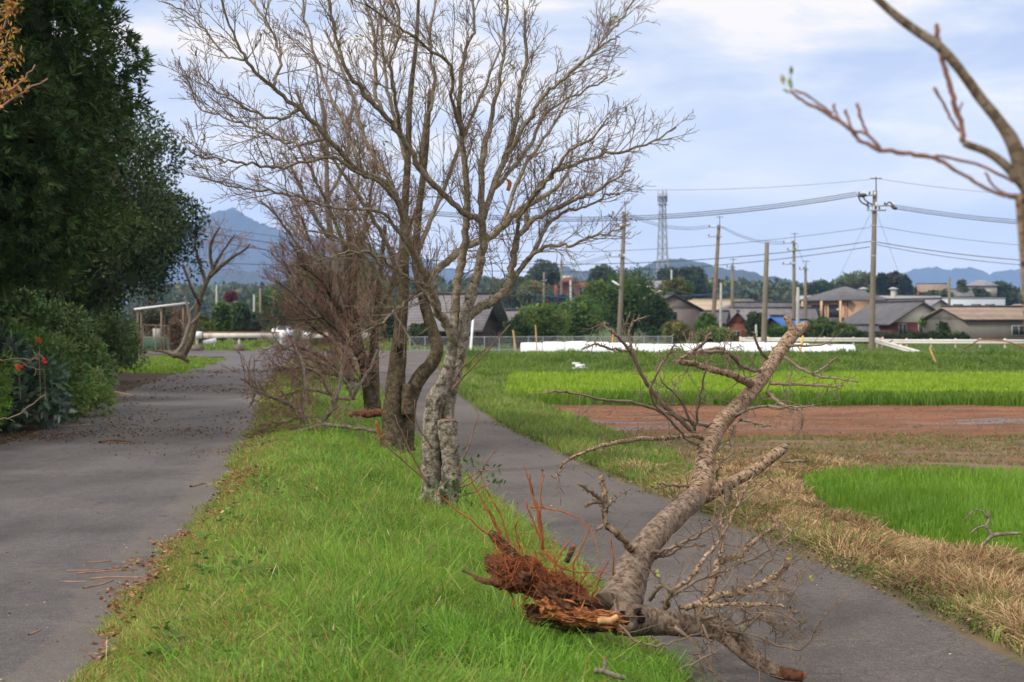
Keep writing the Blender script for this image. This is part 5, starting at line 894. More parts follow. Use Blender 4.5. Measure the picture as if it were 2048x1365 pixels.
def barrier(label, px0, px1, posts, blocks, d=DB):
    A = at_px(px0, d); B_ = at_px(px1, d + .5); root = empty('barrier', A, label, 'barrier', None); ang = math.atan2(B_[1] - A[1], B_[0] - A[0]); L_ = math.hypot(B_[0] - A[0], B_[1] - A[1])
    z = A[2]; m = MB(A, ang); m.box(.15, L_ - .1, -.05, .03, .86, 1.20); m.build('rail', M['rail'], root)
    m = MB(A, ang); m.box(.15, L_ - .1, -.06, .04, 1.203, 1.27); m.build('rusty_edge', M['railrust'], root)
    for k in (0, 1):
        m = MB(A, ang); x0 = -.1 if k == 0 else L_ - .45; m.box(x0, x0 + .55, -.12, -.055, .84, 1.30); m.build('end_plate', M['white'], root)
    for f in posts: m = MB(A, ang); m.box(f * L_ - .07, f * L_ + .07, .035, .15, .3 if blocks else 0, .95); m.build('post', M['rail'], root)
    if blocks:
        for f in posts:
            m = MB(A, ang); x = f * L_; m.hull([(x - .38, -.2, -.05), (x + .38, -.2, -.05), (x + .38, .5, -.05), (x - .38, .5, -.05), (x - .30, -.14, .40), (x + .30, -.14, .40), (x + .30, .42, .40), (x - .30, .42, .40)], [(3, 2, 1, 0), (4, 5, 6, 7), (0, 1, 5, 4), (1, 2, 6, 5), (2, 3, 7, 6), (3, 0, 4, 7)]); m.build('concrete_block', M['block'], root)
barrier('white rusty barrier rail on concrete blocks closing the left lane', 390, 573, (.02, .48, .94), True)
barrier('shorter white rusty barrier rail half hidden by the bare tree trunks', 608, 755, (.05, .5, .95), False)
sg_ = empty('sign_board', at_px(419, 108), 'small tilted white board on two legs in the grass behind the barrier', 'sign'); o0 = at_px(419, 108)
m = MB(o0, 0); m.hull([(-.45, 0, .32), (.45, 0, .48), (.45, .12, .48), (-.45, .12, .32), (-.45, 0, .66), (.45, 0, .84), (.45, .12, .84), (-.45, .12, .66)], [(3, 2, 1, 0), (4, 5, 6, 7), (0, 1, 5, 4), (1, 2, 6, 5), (2, 3, 7, 6), (3, 0, 4, 7)]); m.build('board', M['white'], sg_)
for x in (-.3, .3): m = MB(o0, 0); m.box(x - .035, x + .035, .122, .17, 0, .55); m.build('leg', M['white'], sg_)
# minivan
def van():
    o0 = at_px(568, 225); r = empty('minivan', o0, 'white minivan parked far down the lane behind the barrier', 'van'); a = math.radians(-5); pt = M['white']
    prof = [(-2.1, .35), (-2.15, .95), (-1.55, 1.12), (-.85, 1.72), (1.9, 1.76), (2.15, 1.1), (2.15, .35)]   # side profile, nose at -x
    m = MB(o0, a + math.radians(90)); n = len(prof); L_ = [(x, -.84 if z < 1.3 else -.72, z) for x, z in prof]; R_ = [(x, -y, z) for x, y, z in L_]
    m.hull(L_ + R_, [tuple(range(n))[::-1], tuple(range(n, 2 * n))] + [(i, (i + 1) % n, n + (i + 1) % n, n + i) for i in range(n)]); m.build('body', pt, r)
    m = MB(o0, a + math.radians(90)); m.poly([(-1.50, -.70, 1.20), (-1.50, .70, 1.20), (-.93, .62, 1.67), (-.93, -.62, 1.67)]); o = m.build('windscreen', M['glass'], r); o.location.z += .02; o.location.y -= .03
    for s in (-1, 1):
        m = MB(o0, a + math.radians(90)); m.box(-.7, 1.7, s * .80 - .03, s * .80 + .03, 1.12, 1.58); m.build('side_window', M['glass'], r)
        m = MB(o0, a + math.radians(90)); m.box(-2.18, -2.08, s * .6 - .17, s * .6 + .17, .72, .90); m.build('headlight', M['glass'], r)
        for x in (-1.35, 1.35):
            c = MB(o0, a + math.radians(90)); c = c.tr((x, s * .74, .32)); e = MB(o0, a + math.radians(90)).tr((x, s * .87, .32)); tubes('wheel', [(np.array([c, e, np.array(e) + (np.array(e) - c) * .01]), np.array([.32, .32, .01]))], M['dkmetal'], r, 14)
van()
gb = empty('white_bag', at_px(547, 170), 'small white bundle on the grass left of the minivan', 'bag'); blob('sack', 547, 664, 170, .22, .2, .35, M['white'], gb, 2, .25)
tc_ = empty('teal_crate', at_px(594, 180), 'small teal crate on the verge right of the minivan', 'crate'); m = MB(at_px(594, 180), .1); m.box(-.3, .3, -.2, .2, 0, .6); m.box(-.34, .34, -.24, .24, .601, .68); m.build('box', plain('teal', (.03, .16, .18), .6), tc_)

# ------------------------------------------------------------------ bales
def bale(px, label, seed, py_top=683):
    d = 94.0; x = (px - 1024) / F * d; r_ = .60; cz = CH - (py_top - HY) / F * d - r_; n = 13; P = np.array([(x - .665, d, cz), (x - .655, d, cz), (x - .60, d, cz), (x - .3, d, cz), (x, d, cz), (x + .3, d, cz), (x + .60, d, cz), (x + .655, d, cz), (x + .665, d, cz)]); R = r_ * np.array([.02, .93, .985, 1.0, 1.005, 1.0, .985, .93, .02])
    tag(tubes('wrapped_bale', [(P, R)], M['bale'], None, 24, .035, base=P[4], lumpf=2.2), label, 'bale', 'white wrapped bales in a long row on the field bank')
nb = 15
rs = np.random.RandomState(6)
for i in range(nb):
    px = 1063 + i * 44.5
    lb = 'white wrapped bale, ' + ('first second third fourth fifth sixth seventh eighth ninth tenth eleventh twelfth thirteenth fourteenth fifteenth'.split()[i]) + ' from the left end of the bank row'
    if i == 0: lb = 'white wrapped round bale at the left end of the row, by the wooden stakes'
    if i == nb - 1: lb = 'white wrapped round bale at the right end of the row, by the big pole'
    bale(px, lb, i, 685.5 - 2.5 * math.sin(i * .8) + .10 * i)
# stakes
def stake(px0, py0, px1, py1, d, label, mat, w=.03, nm='wooden_stake', cat='stake'):
    a, b_ = W(px0, py0, d), W(px1, py1, d); a[2] = min(a[2], ground_at(a[0], d)); tag(tubes(nm, [(np.array([a, b_, b_ + (b_ - a) * .01]), np.array([w, w * .9, w * .1]))], M[mat], None, 6, base=a), label, cat)
M['stakewood'] = plain('stake_wood', (.42, .27, .10), .8, .2, 6); M['orange'] = plain('orange_paint', (.55, .22, .05), .7, .2, 3); M['yellow'] = plain('yellow_paint', (.60, .38, .03), .6, .1, 3)
stake(1035, 692, 1026, 661, 92, 'slanting wooden stake left of the white bales', 'stakewood', .05)
stake(1075, 704, 1071, 651, 91, 'thin upright wooden stake before the first white bale', 'stakewood', .04)
stake(1221, 690, 1227, 664, 98, 'orange stake leaning behind the bales by the lamp pole', 'orange', .06)
stake(1877, 735, 1859, 696, 76, 'yellow slanting bamboo stake in the bank grass on the right', 'stakewood', .045)
stake(1596, 712, 1606, 672, 92, 'yellow marker post behind the tip of the fallen tree', 'yellow', .07)
stake(1513, 690, 1512, 650, 112, 'white concrete marker post left of the bare pole', 'concrete_pale', .09, 'marker_post', 'post')
stake(940, 695, 946, 640, 90, 'white roadside pole seen just right of the grey cherry trunk', 'white', .07, 'marker_post', 'post')
wg = empty('water_gate', G(1160, 748), 'small white concrete water outlet at the foot of the field bank', 'water gate'); o0 = G(1160, 748); m = MB(o0, .1); m.box(-.42, .42, -.2, .2, 0, .30); m.box(-.22, .22, -.12, .12, .301, .45); m.box(-.36, .0, -.08, .08, .451, .53); m.build('outlet_block', M['white'], wg)

# guard rails on the right
def guard(label, A, B_, n, mat='rail', seed=0, hh=.8, bent=None):
    A, B_ = np.array(A, float), np.array(B_, float); r = empty('guard_rail', A, label, 'guard rail'); ang = math.atan2(B_[1] - A[1], B_[0] - A[0]); L_ = math.hypot(*(B_ - A)[:2]); dz = B_[2] - A[2]
    m = MB(A, ang); z = hh; S = [(0, z), (-.05, z - .05), (-.05, z - .12), (0, z - .17), (-.05, z - .22), (-.05, z - .29), (0, z - .34), (.03, z - .34), (.03, z)]; k = len(S)
    m.hull([(0, y, q) for y, q in S] + [(L_, y, q + dz) for y, q in S], [tuple(range(k)), tuple(range(k, 2 * k))[::-1]] + [(i, k + i, k + (i + 1) % k, (i + 1) % k) for i in range(k)]); m.build('rail', M[mat], r)
    for i in range(n + 1):
        f = i / n; m = MB(A, ang); x = f * L_; zz = dz * f; m.box(x - .07, x + .07, .035, .16, zz - .4, zz + hh + .08); m.build('post', M['rustpost'], r)
M['railw'] = dirty('white_guard_rail', (.58, .57, .53), (.36, .24, .16), 1.2, .62)
g0 = at_px(1480, 126); g1 = at_px(1765, 122); guard('white guard rail behind the right half of the bales', g0, g1, 5, 'railw', hh=.68)
guard('white guard rail with rusty posts running off the right edge', at_px(1765, 114), at_px(2110, 112), 7, 'railw', hh=.66)
guard('knocked-down white guard rail sloping into the grass beside the big pole', np.array(at_px(1752, 110)) + (0, 0, .15), np.array(at_px(1850, 100)) + (0, 0, -.35), 2, 'railw', hh=.60)
def rpipe(label, pts, d, mat='rust', w=.045): T = limb([(*p, 0, 3) for p in pts], d, 4); T = (T[0], np.full(len(T[1]), w)); tag(tubes('rusty_pipe', [T], M[mat], None, 6, base=T[0][0]), label, 'pipe')
rpipe('bent dark pipe sloping down before the rusty posts on the right', [(1920, 700), (1940, 692), (1956, 681)], 108, 'rootdark')
rpipe('straight rusty pipe along the top of the guard rail on the right', [(1956, 680), (1980, 680), (2004, 681)], 108)
rpipe('rusty pipe drooping to the right edge from the last posts', [(2004, 681), (2025, 687), (2060, 700)], 108)
rpipe('short dark pipe leaning beside the big pole', [(1765, 695), (1775, 687), (1786, 681)], 108, 'rootdark')

# ------------------------------------------------------------------ utility poles
def pole(label, px, top, base_px, d, r, arms=(), rod=0, mat='concrete', lean=0, xtra=None, name='utility_pole', cat='utility pole', group=None):
    b = np.array(at_px(base_px, d)); t_ = W(px, top, d); R = empty(name, b, label, cat, group); tubes('pole', [(np.array([b - (0, 0, .3), (b + t_) / 2, t_, t_ + (0, 0, .02)]), np.array([r * 1.15, r, r * .8, .01]))], M[mat], R, 12)
    if rod: tubes('rod', [(np.array([t_ + (.08, 0, -.8), t_ + (.08, 0, rod)]), np.array([.05, .04])), (np.array([t_ + (-.35, 0, rod - .1), t_ + (.5, 0, rod - .1)]), np.array([.03, .03]))], M['dkmetal'], R, 6)
    for (py, x0, x1) in arms:
        a = W(x0, py, d - r - .06); c = W(x1, py, d - r - .06); m = MB((0, 0, 0)); m.box(a[0], c[0], a[1] - .05, a[1] + .05, a[2] - .05, a[2] + .05); m.build('crossarm', M['metal'], R)
        for k in np.linspace(0.06, .94, 4 if abs(x1 - x0) > 20 else 3):
            q = a + (c - a) * k + (0, 0, .05); tubes('insulator', [(np.array([q, q + (0, 0, .1), q + (0, 0, .22)]), np.array([.05, .075, .04]))], M['white'] if int(k * 10) % 2 else M['dkmetal'], R, 7)
    return R
PM = pole('big near utility pole with guy wires between two guard rails', 1750, 382, 1743, 114, .20, [(391, 1716, 1752), (412, 1732, 1790), (421, 1734, 1772)], rod=1.0)
tubes('transformer_leads', [limb([(1716, 391, -.3, 3), (1722, 404, -.3, 3), (1738, 413, -.3, 3)], 114, 4), limb([(1724, 391, -.3, 3), (1732, 402, -.3, 3), (1745, 410, -.3, 3)], 114, 4), limb([(1772, 410, -.3, 3), (1780, 405, -.3, 3), (1790, 417, -.3, 4)], 114, 4), limb([(1716, 392, -.3, 5), (1726, 391, -.3, 9), (1733, 391, -.3, 5)], 114, 3), limb([(1782, 412, -.3, 4), (1788, 416, -.3, 8), (1794, 418, -.3, 5)], 114, 3)], M['dkmetal'], PM, 6)
tubes('band', [(np.array([W(1747 - (y_ - 450) * .012, y_, 114) + (0, 0, -.05), W(1747 - (y_ - 450) * .012, y_, 114) + (0, 0, .05)]), np.array([.22, .22])) for y_ in (452, 484, 512)], M['metal'], PM, 12)
P1 = pole('leaning-topped utility pole with a white lamp arm in front of the big round tree', 1249, 424, 1238, 150, .22, [(429, 1225, 1256), (453, 1231, 1262), (514, 1218, 1250)], rod=1.0)
tubes('lamp', [(np.array([W(1224, 562, 149.6), W(1231, 567, 149.6), W(1238, 571, 149.6)]), np.array([.10, .12, .08]))], M['white'], P1, 8)
pole('utility pole with two short crossarms left of the beige warehouse roof', 1438, 451, 1424, 172, .23, [(455, 1417, 1446), (474, 1416, 1444)], rod=1.0, mat='concrete_brown')
pole('slim utility pole beside the brick shed', 1465, 531, 1464, 190, .20, [(535, 1453, 1472)], rod=.8, mat='concrete')
pole('short thin grey post left of the brick shed', 1442, 567, 1441, 185, .16, mat='concrete_pale', name='short_pole')
pole('bare brown pole without crossarms in front of the blue tarpaulin', 1534, 485, 1527, 112, .19, mat='concrete', name='bare_pole', cat='pole')
pole('utility pole with three crossarms left of the peach house', 1588, 482, 1588, 178, .20, [(487, 1566, 1594), (501, 1574, 1601), (529, 1565, 1590)], rod=.9)
pole('pale grey pole standing against the crossarm pole by the peach house', 1596, 575, 1595, 172, .20, mat='concrete_pale', name='short_pole')
pole('utility pole touching the left eave of the peach house', 1611, 535, 1611, 182, .19, [(539, 1598, 1617)], rod=.8)
pole('thin grey pole behind the factory roof on the right', 1899, 555, 1898, 240, .22, mat='concrete', name='short_pole')
pole('thin pole behind the left hedge trees', 520, 577, 522, 190, .14, name='short_pole')
pole('pale thin pole beside the barrier trees', 508, 590, 508, 180, .12, mat='concrete_pale', name='short_pole')
pole('pale pole near the dark clipped tree', 433, 570, 433, 170, .11, mat='concrete_pale', name='short_pole')
pole('distant utility pole in front of the red building', 1123, 524, 1123, 330, .22, [(531, 1118, 1128)], rod=.5)
pole('distant pale pole in the green treetops left of the round tree', 1141, 561, 1142, 240, .20, mat='concrete_pale', name='short_pole')
pole('distant utility pole left of the red building', 1088, 545, 1087, 320, .22, [(562, 1082, 1093)])
pole('distant grey pole between the dark trees below the tower', 1343, 540, 1343, 320, .22, mat='concrete_pale', name='short_pole')

# lattice tower
def tower():
    d = 640.0; cx = (1325 - 1024) / F * d; T = empty('telecom_tower', (cx, d, 0), 'tall lattice telecom tower rising behind the trees', 'tower'); zt = CH - (393 - HY) / F * d
    L_ = []; Bz = []
    def hw(z): return 3.4 - 2.3 * min(1, z / zt) ** .8
    zs = np.linspace(0, zt, 17); c4 = ((-1, -1), (1, -1), (1, 1), (-1, 1))
    for sx, sy in c4: L_.append((np.array([(cx + sx * hw(z), d + sy * hw(z), z) for z in zs]), np.full(len(zs), .17)))
    for i in range(len(zs) - 1):
        for k in range(4):
            a, b_ = c4[k], c4[(k + 1) % 4]; z0, z1 = zs[i], zs[i + 1]; p = lambda q, z: (cx + q[0] * hw(z), d + q[1] * hw(z), z)
            Bz += [(np.array([p(a, z0), p(b_, z1)]), np.array([.10, .10])), (np.array([p(b_, z0), p(a, z1)]), np.array([.10, .10])), (np.array([p(a, z1), p(b_, z1)]), np.array([.1, .1]))]
    tubes('legs', L_, M['metal'], T, 5); tubes('bracing', Bz, M['metal'], T, 4)
    tubes('ladder_core', [(np.array([(cx, d, 0), (cx, d, zt + 2)]), np.array([.35, .35]))], M['metal'], T, 6)
    m = MB((cx, d, 0)); m.box(-2.0, 2.0, -2.0, 2.0, zt - .2, zt); m.box(-2.0, 2.0, -2.0, 2.0, zt - 3.4, zt - 3.25); m.build('platform', M['metal'], T)
    for i in range(9):
        a = i * 2 * math.pi / 9; x, y = cx + 1.9 * math.cos(a), d + 1.9 * math.sin(a); m = MB((x, y, 0), a); m.box(-.12, .12, -.22, .22, zt - 2.4, zt + 1.2 + (i % 3) * .7); m.build('antenna', M['metal'], T)
    tubes('rod', [(np.array([(cx, d, zt), (cx, d, zt + 3.5)]), np.array([.12, .06]))], M['metal'], T, 5)
tower()

# cables
def cable(label, a, b_, sag, r=.03, mat='cable', name='power_cable', bundle=0):
    A, B_ = W(*a), W(*b_); t = np.linspace(0, 1, 25)[:, None]; P = A + (B_ - A) * t; P[:, 2] -= sag * 4 * (t * (1 - t))[:, 0]; T = [(P, np.full(25, r))]
    for k in range(bundle): T.append((P + (0, .3 * (k + 1), .16 * (k + 1)), np.full(25, r * .8)))
    tag(tubes(name, T, M[mat], None, 5, base=A), label, 'cable')
cable('thick triple cable from the big pole crossing the sky to the left', (1717, 392, 114), (330, 338, 118), 2.8, .035, bundle=2)
cable('triple cable from the big pole sloping down to the right edge', (1792, 418, 114), (2200, 457, 112), .25, .03, bundle=2)
cable('thin top cable left of the big pole', (1752, 358, 114), (900, 355, 120), .9, .013)
cable('thin top cable right of the big pole', (1757, 358, 114), (2200, 395, 110), .3, .013)
cable('middle cable left of the big pole', (1740, 455, 114), (380, 448, 120), 2.0, .018)
cable('fourth cable down on the left of the big pole', (1742, 483, 114), (360, 455, 118), 2.2, .028)
cable('lowest cable on the left of the big pole', (1740, 494, 114), (360, 470, 118), 2.3, .026)
cable('blue-covered cable low across the left mountain', (1000, 512, 110), (330, 520, 112), .5, .024)
cable('middle cable right of the big pole', (1755, 453, 114), (2200, 500, 112), .3, .016)
cable('upper lower-right cable of the big pole', (1750, 484, 114), (2200, 529, 112), .3, .028)
cable('lowest right cable of the big pole', (1750, 489, 114), (2200, 537, 112), .4, .022)
cable('left guy wire of the big pole', (1744, 422, 114), (1660, 590, 124), 0, .012, 'metal', 'guy_wire')
cable('right guy wire of the big pole', (1752, 422, 114), (1803, 560, 124), 0, .012, 'metal', 'guy_wire')
cable('triple cable between lamp pole and warehouse pole', (1250, 429, 150), (1418, 456, 172), .7, .022, bundle=2)
cable('cables from the lamp pole towards the left cherry tree', (1228, 430, 150), (1010, 470, 160), .5, .022, bundle=1)
cable('lower cables from the lamp pole to the left trees', (1222, 514, 150), (1040, 535, 200), .6, .022, bundle=2)
cable('cable from the lamp pole down to the tower trees', (1245, 514, 150), (1345, 560, 200), .3, .022, bundle=1)
cable('triple cable between warehouse pole and the pole by the peach house', (1444, 456, 172), (1570, 488, 178), .6, .02, bundle=2)
cable('thin cables from the warehouse pole down to the left', (1420, 590, 172), (1300, 560, 200), .5, .02)
cable('blue cable strung low between the far poles', (1588, 560, 178), (1300, 592, 172), .6, .03, 'cable_blue')
cable('blue cable low behind the garden trees', (1300, 592, 200), (1005, 577, 200), .8, .04, 'cable_blue')
cable('cables between the two poles by the peach house', (1594, 488, 178), (1613, 540, 182), .1, .018, bundle=1)

# ------------------------------------------------------------------ buildings
def tiles(name, c, sc=9.0, var=.3):
    m, t, b = mat_new(name, .55); p = objc(t); wv = t.nodes.new('ShaderNodeTexWave'); wv.inputs['Scale'].default_value = sc / 6.28; wv.bands_direction = 'Z'; wv.inputs['Distortion'].default_value = .4; t.links.new(p, wv.inputs['Vector'])
    n = noise(t, p, 1.3, 6, .6); col_ = ramp(t, n, [(.3, tuple(x * (1 - var) for x in c)), (.7, tuple(x * (1 + var) for x in c))]); col_ = mixc(t, .5, col_, ramp(t, wv.outputs[0], [(.1, (.6, .6, .6)), (.4, (1, 1, 1))]), 'MULTIPLY'); t.links.new(col_, b.inputs['Base Color']); bump(t, b, wv.outputs[0], .5, .05); return m
M['tile'] = tiles('grey_roof_tiles', (.085, .082, .095)); M['tile_l'] = tiles('pale_grey_roof_tiles', (.20, .19, .22)); M['tile_d'] = tiles('dark_roof_tiles', (.05, .048, .055)); M['tile_m'] = tiles('mauve_roof_sheets', (.15, .14, .155))
M['beige'] = tiles('beige_sheet_roof', (.34, .27, .19), 3, .12); M['brownroof'] = tiles('brown_sheet_roof', (.22, .165, .13), 4, .2)
M['peach'] = plain('peach_render', (.52, .33, .21), .85, .06, 1); M['cream'] = plain('cream_render', (.50, .48, .42), .85, .08, 1); M['maroon'] = plain('maroon_wall', (.10, .028, .025), .8, .15, 1); M['greyboard'] = tiles('grey_board_wall', (.20, .165, .15), 14, .15)
M['brick'] = tiles('red_brick_wall', (.22, .065, .035), 20, .2); M['barnwall'] = dirty('weathered_grey_wall', (.125, .115, .10), (.045, .04, .036), .5, .5); M['facwall'] = plain('white_blue_metal_wall', (.48, .53, .60), .6, .08, .4)
M['facroof'] = tiles('grey_metal_roof', (.30, .31, .33), 3, .1); M['darkwood'] = plain('dark_timber_wall', (.04, .028, .022), .85, .3, 2); M['tarp'] = plain('blue_tarpaulin', (.03, .13, .45), .5, .2, 1.5); M['redwall'] = plain('red_painted_wall', (.33, .085, .05), .8, .15, 1); M['redbrown'] = plain('red_brown_cladding', (.22, .09, .07), .85, .2, .5)
def house(name, label, cat, px, d, rz, w_, dp, hw, rise, kind, wall, roof, ov=.45, wins=(), extra=None, z0=None, gable=None, t_=.14):
    """w_ along local x (ridge direction), dp along local y; wins: (side, u, z0, z1, width)"""
    b = np.array(at_px(px, d)); b[2] = 0 if z0 is None else z0; r = empty(name, b, label, cat); rz = math.radians(rz); X_, Y_ = w_ / 2, dp / 2
    m = MB(b, rz); m.box(-X_, X_, -Y_, Y_, -.3, hw); wl = m.build('wall', M[wall], r)
    m = MB(b, rz)
    if kind == 'gable':
        for s in (-1, 1):
            g = MB(b, rz); g.hull([(s * X_, -Y_, hw), (s * X_, Y_, hw), (s * X_, 0, hw + rise), (s * (X_ - .12), -Y_, hw), (s * (X_ - .12), Y_, hw), (s * (X_ - .12), 0, hw + rise)], [(0, 1, 2), (5, 4, 3), (0, 3, 4, 1), (1, 4, 5, 2), (2, 5, 3, 0)])
            g.build('gable', M[gable or wall], r)
        k = rise / Y_; ze = hw - ov * k
        for s in (-1, 1): m.hull([(-X_ - ov, s * (Y_ + ov), ze), (X_ + ov, s * (Y_ + ov), ze), (X_ + ov, 0, hw + rise), (-X_ - ov, 0, hw + rise), (-X_ - ov, s * (Y_ + ov), ze + t_), (X_ + ov, s * (Y_ + ov), ze + t_), (X_ + ov, 0, hw + rise + t_), (-X_ - ov, 0, hw + rise + t_)], [(0, 1, 2, 3), (7, 6, 5, 4), (0, 4, 5, 1), (1, 5, 6, 2), (3, 7, 4, 0)])
        rf = m.build('roof', M[roof], r); q = MB(b, rz); q.box(-X_ - ov, X_ + ov, -.14, .14, hw + rise + t_ - .02, hw + rise + t_ + .16); q.build('ridge', M['tile_d'] if roof != 'beige' else M[roof], r)
    elif kind == 'hip':
        k = rise / Y_; ze = hw; rx = max(0, X_ - Y_); A = X_ + ov; B_ = Y_ + ov
        m.hull([(-A, -B_, ze), (A, -B_, ze), (A, B_, ze), (-A, B_, ze), (-A, -B_, ze + t_), (A, -B_, ze + t_), (A, B_, ze + t_), (-A, B_, ze + t_), (-rx, 0, hw + rise), (rx + .01, 0, hw + rise)], [(3, 2, 1, 0), (0, 1, 5, 4), (1, 2, 6, 5), (2, 3, 7, 6), (3, 0, 4, 7), (4, 5, 9, 8), (6, 7, 8, 9), (5, 6, 9), (7, 4, 8)]); rf = m.build('roof', M[roof], r)
        q = MB(b, rz); q.box(-A - .02, A + .02, -B_ - .06, -B_ - .005, ze - .04, ze + .1); q.box(-A - .06, -A - .005, -B_ - .06, B_ + .02, ze - .04, ze + .1); q.box(A + .005, A + .06, -B_ - .06, B_ + .02, ze - .04, ze + .1); q.build('gutter', M['dkmetal'], r)
    elif kind == 'flat': m.box(-X_ - .05, X_ + .05, -Y_ - .05, Y_ + .05, hw + .003, hw + .25); rf = m.build('roof', M[roof], r)
    for (sd_, u, za, zb, ww) in wins:
        f = MB(b, rz); gl = MB(b, rz); mu = MB(b, rz)
        if sd_ in ('f', 'b'):
            y = -Y_ if sd_ == 'f' else Y_; f.box(u - ww / 2 - .06, u + ww / 2 + .06, y - .05, y + .02, za - .06, zb + .06); gl.box(u - ww / 2, u + ww / 2, y - .065, y - .052, za, zb); mu.box(u - .025, u + .025, y - .085, y - .067, za, zb)
        else:
            x = -X_ if sd_ == 'l' else X_; s = -1 if sd_ == 'l' else 1; a_, c_ = sorted((x + s * .05, x - s * .02)); f.box(a_, c_, u - ww / 2 - .06, u + ww / 2 + .06, za - .06, zb + .06); a_, c_ = sorted((x + s * .052, x + s * .065)); gl.box(a_, c_, u - ww / 2, u + ww / 2, za, zb); a_, c_ = sorted((x + s * .067, x + s * .085)); mu.box(a_, c_, u - .025, u + .025, za, zb)
        fo = f.build('window', M['dkmetal'] if wall == 'peach' else M['concrete_pale'], r); gl.build('pane', M['glass'], fo); mu.build('mullion', M['concrete_pale'], fo)
    return r, b, rz
# peach two-storey house
r, b, rz = house('house', 'two-storey peach house with a hipped grey roof and dark balcony', 'house', 1690, 200, 38, 7.4, 6.6, 5.0 - .4, 1.85, 'hip', 'peach', 'tile', .75, wins=(('f', 1.3, 2.6, 4.0, .9), ('f', -2.2, .6, 2.0, 1.4)))
m = MB(b, rz); Xh, Yh = 3.7, 3.3
m.box(-Xh - .035, -Xh - .005, -2.6, -.5, 2.2, 4.1); m.box(-Xh - .035, -Xh - .005, .2, 2.4, 2.2, 4.1); m.build('balcony_opening', M['glass'], r)
m = MB(b, rz); m.box(-Xh - .9, -Xh - .01, -2.9, 2.9, 1.35, 1.45); m.box(-Xh - .95, -Xh - .9, -2.9, 2.9, 1.35, 2.5); m.box(-Xh - .9, -Xh - .01, -2.95, -2.9, 1.35, 2.5); m.build('balcony', M['dkmetal'], r)
for q_ in ((-3.25, -2.98, 0), (-.2, .1, 2.5), (2.98, 3.2, 2.5)): m = MB(b, rz); m.box(-Xh - .95, -Xh - .75, q_[0], q_[1], q_[2], 4.59); m.build('pillar', M['peach'], r)
tubes('downpipe', [(np.array([MB(b, rz).tr((-Xh + .15, -Yh - .08, 0)), MB(b, rz).tr((-Xh + .15, -Yh - .08, 4.6))]), np.array([.05, .05]))], M['dkmetal'], r, 6)
# gabled house
house('house', 'low house with a broad white gable over a maroon wall', 'house', 1793, 170, 105, 10.5, 6.9, 1.9, 2.05, 'gable', 'maroon', 'tile', .55, gable='cream', wins=(('l', -.2, .5, 1.8, 1.0), ('l', 2.2, .6, 1.7, .8)))
house('house', 'pale-roofed house with a small white gable behind the maroon-walled house', 'house', 1822, 195, 116, 10, 5.6, 3.1, 1.5, 'gable', 'cream', 'tile_l', .5)
house('barn', 'long brown-roofed barn with a weathered grey wall at the right edge', 'barn', 2016, 148, 14, 13.5, 7.4, 2.15, 1.05, 'gable', 'barnwall', 'brownroof', .25, wins=(('f', -1.2, .75, 1.55, 1.3), ('f', 2.3, .75, 1.55, 1.3), ('f', 5.0, .75, 1.55, 1.3)))
house('factory', 'long low white and blue factory behind the houses on the right', 'factory', 1850, 300, 0, 27, 12, 6.3, .1, 'flat', 'facwall', 'facroof', .2, wins=(('f', 4.6, 4.6, 5.3, 1.8), ('f', 8, 4.6, 5.3, 1.8), ('f', 10.6, 4.6, 5.3, 1.8)))
house('factory', 'grey-roofed factory hall with two round vents behind the peach house', 'factory', 1735, 330, 0, 30, 9, 5.6, 1.8, 'gable', 'facwall', 'facroof', .3)
for i, (px_, lb) in enumerate(((1727, 'left round roof vent behind the peach house'), (1787, 'right round roof vent between the pole and the dark pines'))):
    v = empty('roof_vent', W(px_, 596, 322), lb, 'vent'); c = W(px_, 592, 322)
    tubes('stack', [(np.array([c - (0, 0, .4), c + (0, 0, 1.3)]), np.array([.55, .55]))], M['cream'], v, 14); tubes('cap', [(np.array([c + (0, 0, 1.3), c + (0, 0, 1.32), c + (0, 0, 1.5), c + (0, 0, 1.75)]), np.array([.3, 1.05, .95, .1]))], M['metal'], v, 14)
house('warehouse', 'big warehouse with a beige sheet roof behind the grey board barn', 'warehouse', 1432, 255, 8, 12, 14, 2.9, 2.5, 'gable', 'cream', 'beige', .3)
house('house', 'house with a dark hipped roof and small white gable, right of the beige roof', 'house', 1492, 225, 4, 9, 8, 2.9, 2.3, 'hip', 'cream', 'tile', .6)
house('house', 'long low house with a dark grey tiled roof left of the peach house', 'house', 1550, 215, 2, 10.5, 7, 2.6, 1.9, 'gable', 'darkwood', 'tile', .5)
house('house', 'low house with a slate-blue roof in front of the beige warehouse', 'house', 1432, 205, 4, 8.5, 5, 1.9, 1.3, 'gable', 'darkwood', 'tile', .5)
house('house', 'low grey-roofed house in front of the long dark roof', 'house', 1545, 190, 0, 9.5, 5, 1.9, 1.6, 'gable', 'cream', 'tile_m', .5, wins=(('f', -2, .5, 1.5, 1.5), ('f', 2, .5, 1.5, 1.5)))
r, b, rz = house('shed', 'small red-brick shed with a steep gable and a blue-grey window', 'shed', 1476, 160, 80, 3, 2.0, 1.75, 1.1, 'gable', 'brick', 'tile', .4, wins=(('l', .1, .2, 1.0, .7),))
house('shed', 'shed under a bright blue tarpaulin', 'shed', 1556, 165, 62, 4, 2.3, 1.5, .9, 'gable', 'darkwood', 'tarp', .45)
house('shed', 'blue-sheeted lean-to roof behind the two poles', 'shed', 1590, 176, 6, 2.6, 2.2, 1.5, .5, 'gable', 'darkwood', 'tarp', .3)
house('barn', 'tall grey board barn with a steep half roof beside the round tree', 'barn', 1341, 168, 92, 5, 5.6, 3.3, 1.5, 'gable', 'greyboard', 'tile_d', .35, wins=(('l', .2, 2.2, 3.0, 1.0),))
